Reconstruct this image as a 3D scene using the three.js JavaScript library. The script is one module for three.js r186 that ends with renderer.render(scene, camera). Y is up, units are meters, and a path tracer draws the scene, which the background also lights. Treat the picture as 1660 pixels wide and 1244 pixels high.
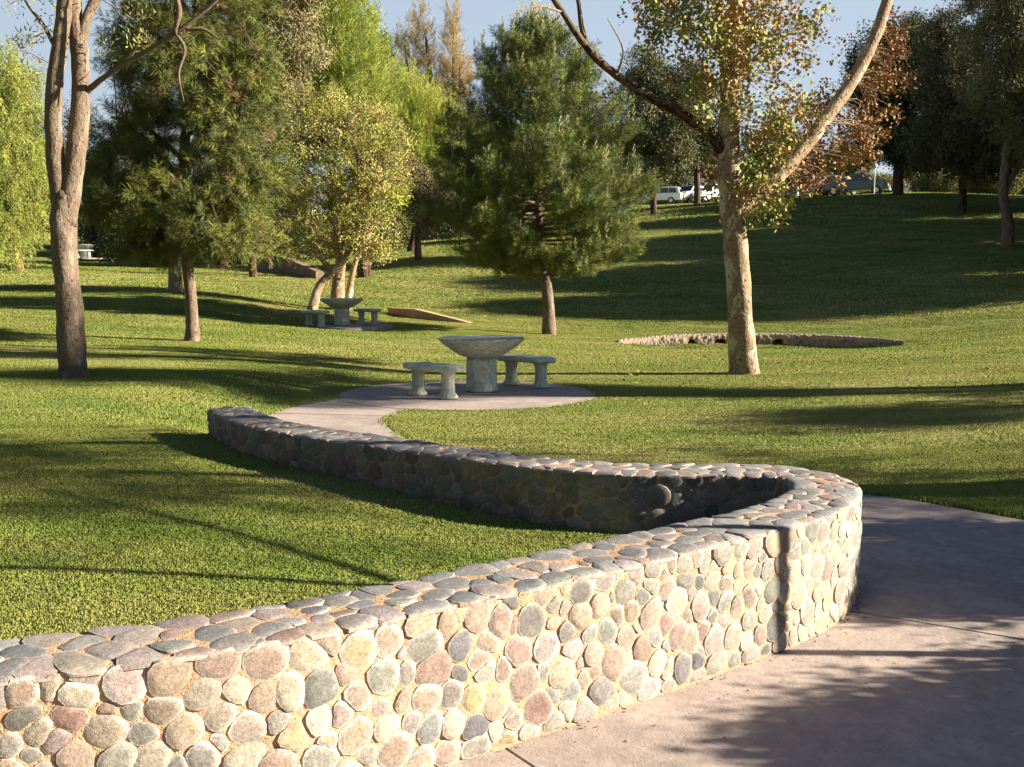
import * as THREE from 'three';
import { mergeGeometries, toCreasedNormals } from 'three/addons/utils/BufferGeometryUtils.js';
import { createNoise2D, createNoise3D } from 'simplex-noise';

// ---------- camera, sky, sun, exposure ----------
const scene = new THREE.Scene();
const camera = new THREE.PerspectiveCamera(41.54, 1024 / 767, 0.05, 1500);
camera.position.set(0, 1.58, 0);
camera.rotation.x = -5.987 * Math.PI / 180;
const renderer = new THREE.WebGLRenderer({ antialias: true });
renderer.toneMapping = THREE.LinearToneMapping;
renderer.toneMappingExposure = 3.65;
renderer.shadowMap.enabled = true;

const SUN = new THREE.Vector3(0.99, 0.4, 0.03).normalize();      // low late-afternoon sun, behind the camera to the right
{
  const W = 256, H = 128, d = new Float32Array(W * H * 4), az0 = Math.atan2(SUN.z, SUN.x);
  const low = [0.172, 0.188, 0.198], mid = [0.132, 0.162, 0.198], top = [0.011, 0.026, 0.066];
  for (let j = 0; j < H; j++) for (let i = 0; i < W; i++) {
    const el = ((j + 0.5) / H - 0.5) * Math.PI, az = ((i + 0.5) / W - 0.5) * 2 * Math.PI;
    const s = Math.max(0, Math.sin(el)), w = Math.min(1, Math.max(0, (s - 0.2) / 0.55)), k = w * w * (3 - 2 * w), q = Math.min(1, s / 0.22);
    const glow = 1 + 0.22 * (0.5 + 0.5 * Math.cos(az - az0)) * (1 - s);
    for (let c = 0; c < 3; c++) {
      const a = low[c] + (mid[c] - low[c]) * (q * q * (3 - 2 * q));
      d[(j * W + i) * 4 + c] = (a + (top[c] - a) * k) * glow;
    }
    d[(j * W + i) * 4 + 3] = 1;
  }
  const t = new THREE.DataTexture(d, W, H, THREE.RGBAFormat, THREE.FloatType);
  t.mapping = THREE.EquirectangularReflectionMapping; t.magFilter = THREE.LinearFilter; t.needsUpdate = true;
  scene.background = t; scene.environment = t;
}
const sun = new THREE.DirectionalLight(new THREE.Color().setRGB(1, 0.88, 0.70), 5);
sun.position.copy(SUN).multiplyScalar(120); sun.target.position.set(0, 0, -20);
sun.position.add(sun.target.position);
sun.castShadow = true; sun.shadow.radius = 1; sun.shadow.mapSize.set(4096, 4096);
Object.assign(sun.shadow.camera, { left: -90, right: 90, top: 90, bottom: -90, near: 1, far: 400 });
sun.name = 'sun'; scene.add(sun, sun.target);

// ---------- tools ----------
let seed = 7;
const rnd = () => { seed = (seed + 0x6d2b79f5) | 0; let t = Math.imul(seed ^ (seed >>> 15), 1 | seed); t = (t + Math.imul(t ^ (t >>> 7), 61 | t)) ^ t; return ((t ^ (t >>> 14)) >>> 0) / 4294967296; };
const rr = (a, b) => a + (b - a) * rnd(), lerp = (a, b, t) => a + (b - a) * t, clamp = (x, a = 0, b = 1) => Math.min(b, Math.max(a, x));
const sst = (a, b, x) => { const t = clamp((x - a) / (b - a)); return t * t * (3 - 2 * t); };
const mix3 = (a, b, t) => [lerp(a[0], b[0], t), lerp(a[1], b[1], t), lerp(a[2], b[2], t)];
const N2 = createNoise2D(rnd), N3 = createNoise3D(rnd);
const V = (x, y, z) => new THREE.Vector3(x, y, z), V3 = (a) => new THREE.Vector3(a[0], a[1], a[2]);
const fbm = (x, y) => 0.55 * N2(x, y) + 0.28 * N2(x * 2.1 + 9, y * 2.1) + 0.17 * N2(x * 4.3, y * 4.3 + 5);
const names = {};
function numbered(n) { const k = names[n] = (names[n] ?? -1) + 1; return k ? n + '_' + String(k).padStart(3, '0') : n; }
function sh(o) { o.castShadow = true; o.receiveShadow = true; return o; }
function thing(name, label, category, at = [0, 0, 0], group, kind) {
  const o = new THREE.Group(); o.name = numbered(name); o.position.set(...at); scene.add(o);
  o.userData = { label }; if (category) o.userData.category = category; if (group) o.userData.group = group; if (kind) o.userData.kind = kind;
  return o;
}
// a part whose geometry is given in world coordinates
function part(name, geo, mat, parent, kind) {
  const m = sh(new THREE.Mesh(geo, mat)); m.name = name;
  const o = V(0, 0, 0); for (let p = parent; p; p = p.parent) o.add(p.position);
  m.position.copy(o.negate()); if (kind) m.userData.kind = kind;
  parent.add(m); return m;
}
function geom(pos, idx, uv, col) {
  const g = new THREE.BufferGeometry();
  g.setAttribute('position', new THREE.BufferAttribute(new Float32Array(pos), 3));
  if (uv) g.setAttribute('uv', new THREE.BufferAttribute(new Float32Array(uv), 2));
  if (col) g.setAttribute('color', new THREE.BufferAttribute(new Float32Array(col), 3));
  g.setIndex(idx); g.computeVertexNormals(); return g;
}
// tapered, slightly knobbly tube through points [x,y,z] with radii; uv in metres
function tube(pts, rad, sides = 9, segs = 0, lump = 0.08, bendy = true) {
  const P = pts.map(V3), c = P.length > 2 && bendy ? new THREE.CatmullRomCurve3(P, false, 'catmullrom', 0.5) : null;
  segs = segs || Math.max(2, (P.length - 1) * 5);
  const pos = [], uv = [], idx = []; let nx = null, len = 0, last = null; const off = rnd() * 50;
  for (let i = 0; i <= segs; i++) {
    const t = i / segs, f = t * (P.length - 1), k = Math.min(P.length - 2, Math.floor(f)), q = f - k;
    const p = c ? c.getPoint(t) : P[k].clone().lerp(P[k + 1], q);
    const a = c ? c.getTangent(t) : P[k + 1].clone().sub(P[k]).normalize(), r = lerp(rad[k], rad[k + 1], q);
    if (!nx) nx = Math.abs(a.y) > 0.9 ? V(1, 0, 0) : V(0, 1, 0);
    nx.addScaledVector(a, -nx.dot(a)).normalize(); const ny = V(0, 0, 0).crossVectors(a, nx);
    if (last) len += p.distanceTo(last); last = p;
    for (let j = 0; j <= sides; j++) {
      const th = j % sides / sides * Math.PI * 2, cx = Math.cos(th), sy = Math.sin(th);
      const R = r * (1 + lump * N3(cx * 1.3 + off, sy * 1.3, len * 1.6 / Math.max(0.3, r * 4)) + lump * 0.5 * N3(cx * 3, sy * 3 + off, len * 5));
      pos.push(p.x + (nx.x * cx + ny.x * sy) * R, p.y + (nx.y * cx + ny.y * sy) * R, p.z + (nx.z * cx + ny.z * sy) * R);
      uv.push(j / sides * Math.max(0.25, Math.round(r * 25.1) / 4), len);
    }
  }
  const w = sides + 1;
  for (let i = 0; i < segs; i++) for (let j = 0; j < sides; j++) { const a = i * w + j; idx.push(a, a + 1, a + w, a + 1, a + w + 1, a + w); }
  for (const [s, up] of [[0, 0], [segs, 1]]) { const b = s * w; for (let j = 1; j < sides - 1; j++) up ? idx.push(b, b + j, b + j + 1) : idx.push(b, b + j + 1, b + j); }
  const g = geom(pos, idx, uv), n = g.attributes.normal;
  for (let i = 0; i <= segs; i++) { const a = i * w, b = a + sides, m = V(n.getX(a) + n.getX(b), n.getY(a) + n.getY(b), n.getZ(a) + n.getZ(b)).normalize(); n.setXYZ(a, m.x, m.y, m.z); n.setXYZ(b, m.x, m.y, m.z); }
  return g;
}
function box(x0, x1, y0, y1, z0, z1) { const g = new THREE.BoxGeometry(x1 - x0, y1 - y0, z1 - z0); g.translate((x0 + x1) / 2, (y0 + y1) / 2, (z0 + z1) / 2); return g; }
// many copies of one small geometry; list items: [position Vector3, quaternion, scale, colour]
function copies(name, geo, mat, list, parent) {
  const m = sh(new THREE.InstancedMesh(geo, mat, list.length)), M = new THREE.Matrix4(), S = V(1, 1, 1), C = new THREE.Color();
  const o = V(0, 0, 0); for (let p = parent; p; p = p.parent) o.add(p.position);
  list.forEach(([p, q, s, c], i) => { M.compose(p, q, typeof s === 'number' ? S.set(s, s, s) : S.copy(s)); m.setMatrixAt(i, M); m.setColorAt(i, C.setRGB(c[0], c[1], c[2])); });
  m.name = name; m.position.copy(o.negate()); m.userData.kind = 'stuff'; parent.add(m); return m;
}
// tileable value noise and textures
function tileNoise(n) { const v = new Float32Array(n * n).map(() => rnd()); return (x, y) => { const i = Math.floor(x), j = Math.floor(y); let fx = x - i, fy = y - j; fx = fx * fx * (3 - 2 * fx); fy = fy * fy * (3 - 2 * fy); const at = (a, b) => v[((b % n) + n) % n * n + ((a % n) + n) % n]; return lerp(lerp(at(i, j), at(i + 1, j), fx), lerp(at(i, j + 1), at(i + 1, j + 1), fx), fy); }; }
function texture(n, fn, color = true) {
  const d = new Uint8Array(n * n * 4);
  for (let j = 0; j < n; j++) for (let i = 0; i < n; i++) { const c = fn(i / n, j / n), o = (j * n + i) * 4; for (let k = 0; k < 3; k++) d[o + k] = clamp(c[k] ?? c[0]) * 255; d[o + 3] = 255; }
  const t = new THREE.DataTexture(d, n, n); t.magFilter = THREE.LinearFilter; t.wrapS = t.wrapT = THREE.RepeatWrapping; if (color) t.colorSpace = THREE.SRGBColorSpace; t.needsUpdate = true; return t;
}
const tn4 = tileNoise(4), tn8 = tileNoise(8), tn16 = tileNoise(16), tn32 = tileNoise(32), tn64 = tileNoise(64), tn128 = tileNoise(128);
const cloudy = (u, v) => 0.4 * tn4(u * 4, v * 4) + 0.25 * tn8(u * 8, v * 8) + 0.17 * tn16(u * 16, v * 16) + 0.1 * tn32(u * 32, v * 32) + 0.08 * tn64(u * 64, v * 64);
const fine = (u, v) => 0.3 * tn32(u * 32, v * 32) + 0.35 * tn64(u * 64, v * 64) + 0.35 * tn128(u * 128, v * 128);
const rep = (t, x, y = x) => { const c = t.clone(); c.repeat.set(x, y); c.needsUpdate = true; return c; };
const std = (o) => new THREE.MeshStandardMaterial(o), lin = (r, g, b) => new THREE.Color().setRGB(r, g, b);
const T = {};
T.grain = texture(512, (u, v) => { const k = 0.72 + 0.34 * (fine(u, v) - 0.5) + 0.3 * (cloudy(u, v) - 0.5) ; return [k, k, k]; });
T.grainBump = texture(512, (u, v) => [0.5 * fine(u, v) + 0.5 * cloudy(u * 2, v * 2)], false);
T.concrete = texture(1024, (u, v) => { const c = cloudy(u, v), f = fine(u, v), s = sst(0.58, 0.7, cloudy(v + 0.37, u + 0.11)) * 0.05 + sst(0.8, 0.88, tn128(u * 128, v * 128)) * 0.09, k = 0.8 + 0.15 * (c - 0.5) + 0.16 * (f - 0.5) - s; return [k, k, k]; });
T.mortar = texture(512, (u, v) => { const c = cloudy(u, v), f = fine(u, v), w = sst(0.52, 0.68, cloudy(u + 0.3, v + 0.6)); return mix3([0.74 + 0.3 * (f - 0.5), 0.62 + 0.3 * (f - 0.5) + 0.1 * (c - 0.5), 0.51 + 0.25 * (f - 0.5)], [0.80, 0.70, 0.58], w * 0.6); });
// bark: pale peeling (eucalyptus / sycamore), grey-brown furrowed (pine)
T.pale = texture(512, (u, v) => { const c = cloudy(u, v * 0.5 + 0.2), p = sst(0.5, 0.58, cloudy(u + 0.2, v + 0.5)), f = fine(u, v), k = sst(0.76, 0.84, tn32(u * 32 + 3, v * 32)) ; let a = mix3([0.82, 0.77, 0.68], [0.64, 0.55, 0.45], p); a = mix3(a, [0.36, 0.28, 0.22], k * 0.8); const s = 0.86 + 0.3 * (f - 0.5) + 0.25 * (c - 0.5); return [a[0] * s, a[1] * s, a[2] * s]; });
T.grey = texture(512, (u, v) => { const p = sst(0.42, 0.62, cloudy(u + 0.7, v * 0.5 + 0.1)), q = sst(0.55, 0.66, 0.6 * tn16(u * 16, v * 4) + 0.4 * tn32(u * 32, v * 8)), f = fine(u, v), k = sst(0.8, 0.86, tn32(u * 32, v * 16)); let a = mix3([0.62, 0.57, 0.50], [0.50, 0.44, 0.38], p); a = mix3(a, [0.49, 0.40, 0.33], q * 0.7); a = mix3(a, [0.24, 0.19, 0.16], k * 0.7); const s = 0.9 + 0.34 * (f - 0.5); return [a[0] * s, a[1] * s, a[2] * s]; });
T.pine = texture(512, (u, v) => { const r = Math.abs(Math.sin(Math.PI * (u * 5 + 1.1 * tn8(u * 8, v * 8) + 0.4 * tn32(u * 32, v * 32)))), f = fine(u, v), a = mix3([0.24, 0.17, 0.13], [0.56, 0.45, 0.37], sst(0.1, 0.7, r)), s = 0.85 + 0.4 * (f - 0.5); return [a[0] * s, a[1] * s, a[2] * s]; });
T.barkBump = texture(512, (u, v) => [sst(0.05, 0.7, Math.abs(Math.sin(Math.PI * (u * 5 + 1.1 * tn8(u * 8, v * 8) + 0.4 * tn32(u * 32, v * 32))))) * 0.7 + 0.3 * fine(u, v)], false);
T.paleBump = texture(512, (u, v) => [0.5 * cloudy(u, v) + 0.3 * fine(u, v) + 0.2 * sst(0.5, 0.53, cloudy(u + 0.2, v + 0.5))], false);
T.turf = texture(1024, (u, v) => { const f = fine(u, v), c = cloudy(u * 2, v * 2), k = 0.74 + 0.5 * (f - 0.5) + 0.3 * (c - 0.5); return [k, k, k * 0.95]; });
const M = {
  stone: std({ color: lin(1, 1, 1), vertexColors: true, map: rep(T.grain, 4), bumpMap: rep(T.grainBump, 4), bumpScale: 0.002, roughness: 0.78 }),
  mortar: std({ color: lin(0.80, 0.73, 0.69), map: rep(T.mortar, 1.6), bumpMap: rep(T.grainBump, 3), bumpScale: 0.008, roughness: 0.95 }),
  concrete: std({ color: lin(0.55, 0.455, 0.41), map: rep(T.concrete, 0.5), bumpMap: rep(T.grainBump, 2), bumpScale: 0.003, roughness: 0.88 }),
  cast: std({ color: lin(0.90, 0.97, 0.82), map: rep(T.grain, 0.7), bumpMap: rep(T.grainBump, 3), bumpScale: 0.003, roughness: 0.8 }),
  pale: std({ color: lin(0.95, 0.9, 0.82), map: rep(T.pale, 1.2, 0.8), bumpMap: rep(T.paleBump, 1.2, 0.8), bumpScale: 0.03, roughness: 0.9 }),
  grey: std({ color: lin(0.93, 0.91, 0.88), map: rep(T.grey, 2, 1.3), bumpMap: rep(T.paleBump, 2, 1.3), bumpScale: 0.025, roughness: 0.92 }),
  pine: std({ color: lin(0.9, 0.8, 0.72), map: rep(T.pine, 1, 0.5), bumpMap: rep(T.barkBump, 1, 0.5), bumpScale: 0.04, roughness: 0.95 }),
  dark: std({ color: lin(0.56, 0.53, 0.5), map: rep(T.pine, 1, 0.5), bumpMap: rep(T.barkBump, 1, 0.5), bumpScale: 0.04, roughness: 0.95 }),
  brown: std({ color: lin(0.42, 0.28, 0.20), map: rep(T.grain, 0.8), bumpMap: rep(T.grainBump, 1), bumpScale: 0.02, roughness: 0.95 }),
  turf: std({ color: lin(1, 1, 1), vertexColors: true, map: rep(T.turf, 0.7), bumpMap: rep(T.turf, 0.7), bumpScale: 0.05, roughness: 1 }),
  leaf: std({ color: lin(1, 1, 1), roughness: 0.85 }),
  needle: std({ color: lin(1, 1, 1), roughness: 0.9 }),
  blade: std({ color: lin(1, 1, 1), roughness: 0.95 }),
};
for (const k of ['leaf', 'needle', 'blade']) M[k].side = THREE.DoubleSide;

// ---------- wall line (plan), path, terrain ----------
const WALL_H = 0.55, WALL_T = 0.35;
const wallCurve = new THREE.CatmullRomCurve3([[-3.9, -1.95], [-2.7, -2.22], [-1.9, -2.48], [-1.38, -2.69], [-0.83, -2.92], [-0.25, -3.3], [0.33, -3.72], [0.82, -4.1], [1.14, -4.36], [1.41, -4.66], [1.57, -4.98], [1.56, -5.26], [1.38, -5.4], [1.08, -5.44], [0.55, -5.47], [-0.1, -5.82], [-0.76, -6.34], [-1.36, -6.8], [-1.78, -7.22], [-2.06, -7.65], [-2.27, -8.05]].map(([x, z]) => V(x, 0, z)), false, 'centripetal');
const WN = 240, WP = wallCurve.getSpacedPoints(WN), WLEN = wallCurve.getLength();
const WT = WP.map((p, i) => WP[Math.min(WN, i + 1)].clone().sub(WP[Math.max(0, i - 1)]).normalize());
// frame at arc length u: [x, z, nx, nz], n points to the outer (path) side
function wallAt(u) { const f = clamp(u / WLEN) * WN, i = Math.min(WN - 1, Math.floor(f)), q = f - i, a = WP[i], b = WP[i + 1], t = WT[i].clone().lerp(WT[i + 1], q).normalize(); return [lerp(a.x, b.x, q), lerp(a.z, b.z, q), -t.z, t.x]; }
// nearest point of the wall line: [distance, u, signed offset (+ outer), past the far end]
function nearWall(x, z) {
  let best = 1e9, bi = 0; for (let i = 0; i <= WN; i += 4) { const dx = x - WP[i].x, dz = z - WP[i].z, d = dx * dx + dz * dz; if (d < best) { best = d; bi = i; } }
  const c = bi; for (let i = Math.max(0, c - 4); i <= Math.min(WN, c + 4); i++) { const dx = x - WP[i].x, dz = z - WP[i].z, d = dx * dx + dz * dz; if (d < best) { best = d; bi = i; } }
  const p = WP[bi], t = WT[bi], dx = x - p.x, dz = z - p.z, s = dx * -t.z + dz * t.x, along = dx * t.x + dz * t.z;
  return [Math.sqrt(best), bi / WN * WLEN, s, bi === WN && along > 0];
}
const PATH_W = 2.05, PATH_END = WLEN - 2.3;
const walkPts = [[-0.2, -7.35], [-1.15, -8.6], [-1.85, -9.95], [-2.12, -11.2], [-1.9, -12.3], [-1.5, -13.0]].map(([x, z]) => V(x, 0, z));
const walkCurve = new THREE.CatmullRomCurve3(walkPts), WK = walkCurve.getSpacedPoints(40), WALK_W = 0.7;
const PAD = [-0.6, -13.65, 1.74];
const rise = { D: [0, 8, 14, 20, 27, 33, 42, 55, 75, 95, 120, 200], a: [-0.9, -0.5, -0.33, -0.17, -0.08, 0.04, 0.22, 0.38, 0.5, 0.9], h: [
  [0.3, 0.3, 0.35, 0.45, 0.8, 1.2, 1.9, 3, 4.8, 5.5, 6, 6.5], [0.3, 0.3, 0.3, 0.42, 0.8, 1.2, 1.8, 2.7, 4.8, 5.5, 6, 6.5], [0.3, 0.3, 0.28, 0.32, 0.62, 1.12, 1.6, 2.3, 4, 5, 6, 7],
  [0.2, 0.2, 0.15, 0.15, 0.22, 0.5, 1.3, 2.4, 4, 5.5, 7, 8], [0, 0, 0.02, 0.05, 0.15, 0.3, 1.2, 2.9, 4.6, 6.2, 8, 9], [0, 0, 0.02, 0, -0.02, 0.2, 1.3, 3.2, 5.6, 7.7, 9.8, 11],
  [0, 0, 0.02, 0, -0.15, 0.15, 1.4, 3.8, 6.9, 8.5, 10.3, 11.5], [0.05, 0.05, 0.06, 0.06, -0.12, 0.2, 1.6, 4.1, 7.5, 9.3, 10.6, 11.5], [0.1, 0.1, 0.12, 0.15, 0.1, 0.4, 1.7, 4.1, 7.3, 9.1, 10.5, 11.5], [0.3, 0.3, 0.3, 0.3, 0.4, 0.9, 2.2, 4.4, 7.3, 9, 10.5, 11.5]] };
const cr = (p, q, r, s, t) => q + 0.5 * t * (r - p + t * (2 * p - 5 * q + 4 * r - s + t * (3 * (q - r) + s - p)));
function lookup(list, x) { let i = 0; while (i < list.length - 2 && x > list[i + 1]) i++; return [i, clamp((x - list[i]) / (list[i + 1] - list[i]))]; }
function landform(x, z) {
  const D = Math.max(0, -z), a = clamp(x / Math.max(D, 5), -0.9, 0.9), [i, t] = lookup(rise.D, D), [j, s] = lookup(rise.a, a), n = rise.D.length - 1, m = rise.a.length - 1;
  const row = (k) => { const h = rise.h[clamp(k, 0, m)]; return cr(h[Math.max(0, i - 1)], h[i], h[i + 1], h[Math.min(n, i + 2)], t); };
  return cr(row(j - 1), row(j), row(j + 1), row(j + 2), s) - 0.26 * Math.exp(-(((z + 25.9) / 1.5) ** 2)) * sst(2, 4.5, x) * sst(11.5, 8.5, x) + 0.05 * fbm(x * 0.12, z * 0.12) * sst(6, 30, D) + 0.25 * fbm(x * 0.03 + 4, z * 0.03) * sst(40, 80, D);
}
// signed distance to paving (negative on it)
function paving(x, z, w) {
  let d = 1e9;
  const beyond = Math.max(0, w[1] - PATH_END); if (w[2] > 0) { const across = Math.max(w[2] - WALL_T / 2 - PATH_W, 0); d = beyond > 0 ? Math.hypot(beyond, across) : w[2] - WALL_T / 2 - PATH_W; }
  if (z > -15) { let b = 1e9; for (const p of WK) { const dx = x - p.x, dz = z - p.z, q = dx * dx + dz * dz; if (q < b) b = q; } d = Math.min(d, Math.sqrt(b) - WALK_W); }
  return Math.min(d, Math.hypot(x - PAD[0], z - PAD[1]) - PAD[2]);
}
function ground(x, z) {   // [height, distance to paving, wall record]
  const far = z < -24 || Math.abs(x) > 22 || z > 14;
  const L = landform(x, z); if (far) return [L, 9, null];
  const w = nearWall(x, z), d = paving(x, z, w), inH = lerp(0.2, 0.34, sst(1.3, -2.4, x));
  const lawn = lerp(0.012, L, sst(0.0, 1.8, d)), out = lerp(-0.05, lawn, sst(-0.1, 0.03, d));
  let k = 0; if (w[2] < 0 || w[3]) k = w[3] ? sst(0.6, -0.6, w[2]) * sst(2.5, 0.3, w[0]) : sst(-0.02, -0.15, w[2]) * sst(4, 1.4, w[0]);
  const base = w[2] < 0 && !w[3] && w[0] < 6 ? lerp(L, inH, sst(6, 3, w[0])) : out;
  return [lerp(w[2] < 0 && !w[3] ? (w[0] < 0.16 ? lerp(out, inH, sst(0.02, -0.15, w[2])) : base) : base, inH, k), d, w];
}
const LUSH = [0.17, 0.26, 0.032], MID = [0.31, 0.335, 0.072], DRY = [0.49, 0.445, 0.175];
function turfColor(x, z) {
  const a = fbm(x * 0.16 + 3, z * 0.4), b = fbm(x * 0.55, z * 1.9 + 7), c = fbm(x * 0.05 + 20, z * 0.08);
  const dry = clamp(0.44 + 0.5 * a + 0.28 * b + 0.25 * c); return dry < 0.5 ? mix3(LUSH, MID, dry * 2) : mix3(MID, DRY, dry * 1.6 - 0.8);
}
{
  const axis = (lo, hi, f0, f1, s, g) => { const a = []; for (let x = f0; x <= f1; x += s) a.push(x); let st = s, x = f1; while (x < hi) { st = Math.min(14, st * g); x += st; a.push(x); } st = s; x = f0; while (x > lo) { st = Math.min(14, st * g); x -= st; a.unshift(x); } return a; };
  const xs = axis(-420, 420, -4.2, 4.4, 0.085, 1.05), zs = axis(-520, 60, -15.6, -1.5, 0.085, 1.05);
  const pos = [], uv = [], col = [], idx = [], W = xs.length;
  for (const z of zs) for (const x of xs) { pos.push(x, ground(x, z)[0], z); uv.push(x, z); const c = turfColor(x, z); col.push(c[0] * 1.05, c[1] * 1.02, c[2] * 1.1); }
  for (let j = 0; j < zs.length - 1; j++) for (let i = 0; i < W - 1; i++) { const a = j * W + i; idx.push(a, a + W, a + 1, a + 1, a + W, a + W + 1); }
  const g = geom(pos, idx, uv, col), m = sh(new THREE.Mesh(g, M.turf)); m.name = 'lawn_ground'; m.userData = { kind: 'structure', label: 'mown park lawn rising to a grassy bank at the back' }; scene.add(m);
  console.log('terrain', xs.length, zs.length);
}
// paving: slabs with open joints
function sheet(rows, yTop, thick, mat, name, parent) {   // rows: list of [left {x,z}, right {x,z}] pairs, cut across evenly
  const pos = [], uv = [], idx = [], K = 8, put = (x, y, z) => { pos.push(x, y, z); uv.push(x, z); return pos.length / 3 - 1; };
  const n = rows.length, top = rows.map(([a, b]) => Array.from({ length: K + 1 }, (_, k) => put(lerp(a.x, b.x, k / K), yTop, lerp(a.z, b.z, k / K))));
  for (let i = 0; i < n - 1; i++) for (let k = 0; k < K; k++) idx.push(top[i][k], top[i][k + 1], top[i + 1][k], top[i][k + 1], top[i + 1][k + 1], top[i + 1][k]);
  const ring = [...rows.map((r) => r[0]), ...rows.map((r) => r[1]).reverse()], r0 = ring.map((p) => put(p.x, yTop, p.z)), r1 = ring.map((p) => put(p.x, yTop - thick, p.z));
  for (let i = 0; i < ring.length; i++) { const j = (i + 1) % ring.length; idx.push(r0[i], r1[i], r0[j], r0[j], r1[i], r1[j]); }
  const g = geom(pos, idx, uv); { const nn = g.attributes.normal; for (let i = 0; i < n * (K + 1); i++) if (nn.getY(i) < 0) { for (let q = 0; q < idx.length; q += 3) { const t = idx[q]; idx[q] = idx[q + 1]; idx[q + 1] = t; } g.setIndex(idx); g.computeVertexNormals(); break; } }
  return part(name, g, mat, parent);
}
const path = thing('path', 'pink concrete path curving round the cobble wall', null, [0, 0, 0], null, 'structure');
{
  const joint = nearWall(1.69, -4.64)[1], step = 2.1; let k0 = -5;
  for (let k = k0; k < 6; k++) {
    const u0 = Math.max(0, joint + k * step + 0.006), u1 = Math.min(PATH_END, joint + (k + 1) * step - 0.006); if (u1 - u0 < 0.2) continue;
    const rows = []; for (let i = 0; i <= 16; i++) { const [x, z, nx, nz] = wallAt(lerp(u0, u1, i / 16)); rows.push([{ x: x + nx * 0.14, z: z + nz * 0.14 }, { x: x + nx * (WALL_T / 2 + PATH_W), z: z + nz * (WALL_T / 2 + PATH_W) }]); }
    sheet(rows, 0.004, 0.06, M.concrete, 'slab', path);
  }
}
const walkway = thing('walkway', 'short concrete walk from the path to the picnic pad', null, [0, 0, 0], null, 'structure');
{
  for (const [a, b] of [[0, 0.33], [0.335, 0.66], [0.665, 1]]) {
    const rows = []; for (let i = 0; i <= 14; i++) { const t = lerp(a, b, i / 14), p = walkCurve.getPoint(t), d = walkCurve.getTangent(t), w = WALK_W + 0.5 * sst(0.75, 1, t) + 0.5 * sst(0.3, 0, t); rows.push([{ x: p.x - d.z * w, z: p.z + d.x * w }, { x: p.x + d.z * w, z: p.z - d.x * w }]); }
    sheet(rows, 0.009, 0.06, M.concrete, 'slab', walkway);
  }
}
function pad(x, z, r, y, label) {
  const o = thing('picnic_pad', label, null, [x, y, z], null, 'structure');
  const g = new THREE.CylinderGeometry(r, r, 0.08, 64); g.translate(x, y - 0.026, z); const p = g.attributes.position, uv = g.attributes.uv; for (let i = 0; i < p.count; i++) uv.setXY(i, p.getX(i), p.getZ(i) + p.getY(i));
  part('slab', g, M.concrete, o); return o;
}
pad(PAD[0], PAD[1], PAD[2], 0, 'round concrete pad under the nearer picnic table');

// grass: real blades, in tufts that grow coarser with distance
function tuft(n, foot, h, w) {
  const pos = [], idx = [];
  for (let i = 0; i < n; i++) {
    const a = rnd() * 6.283, r = Math.sqrt(rnd()) * foot, x = Math.cos(a) * r, z = Math.sin(a) * r, H = h * rr(0.55, 1.1), d = rnd() * 6.283, b = rr(0.2, 0.9) * H, ww = w * rr(0.7, 1.2);
    const sx = Math.cos(d + 1.57) * ww, sz = Math.sin(d + 1.57) * ww, mx = x + Math.cos(d) * b * 0.35, mz = z + Math.sin(d) * b * 0.35, k = pos.length / 3;
    pos.push(x - sx, -0.01, z - sz, x + sx, -0.01, z + sz, mx - sx * 0.8, H * 0.6, mz - sz * 0.8, mx + sx * 0.8, H * 0.6, mz + sz * 0.8, x + Math.cos(d) * b, H, z + Math.sin(d) * b);
    idx.push(k, k + 1, k + 2, k + 1, k + 3, k + 2, k + 2, k + 3, k + 4);
  }
  const g = geom(pos, idx), nn = g.attributes.normal, v = V(0, 0, 0);   // blades lie over, so they shade like a soft nap
  for (let i = 0; i < nn.count; i++) { v.fromBufferAttribute(nn, i); if (v.y < 0) v.negate(); v.multiplyScalar(0.35); v.y += 1; v.normalize(); nn.setXYZ(i, v.x, v.y, v.z); }
  return g;
}
const grass = thing('grass', 'short mown lawn grass with dry straw patches', null, [0, 0, 0], null, 'stuff');
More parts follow.
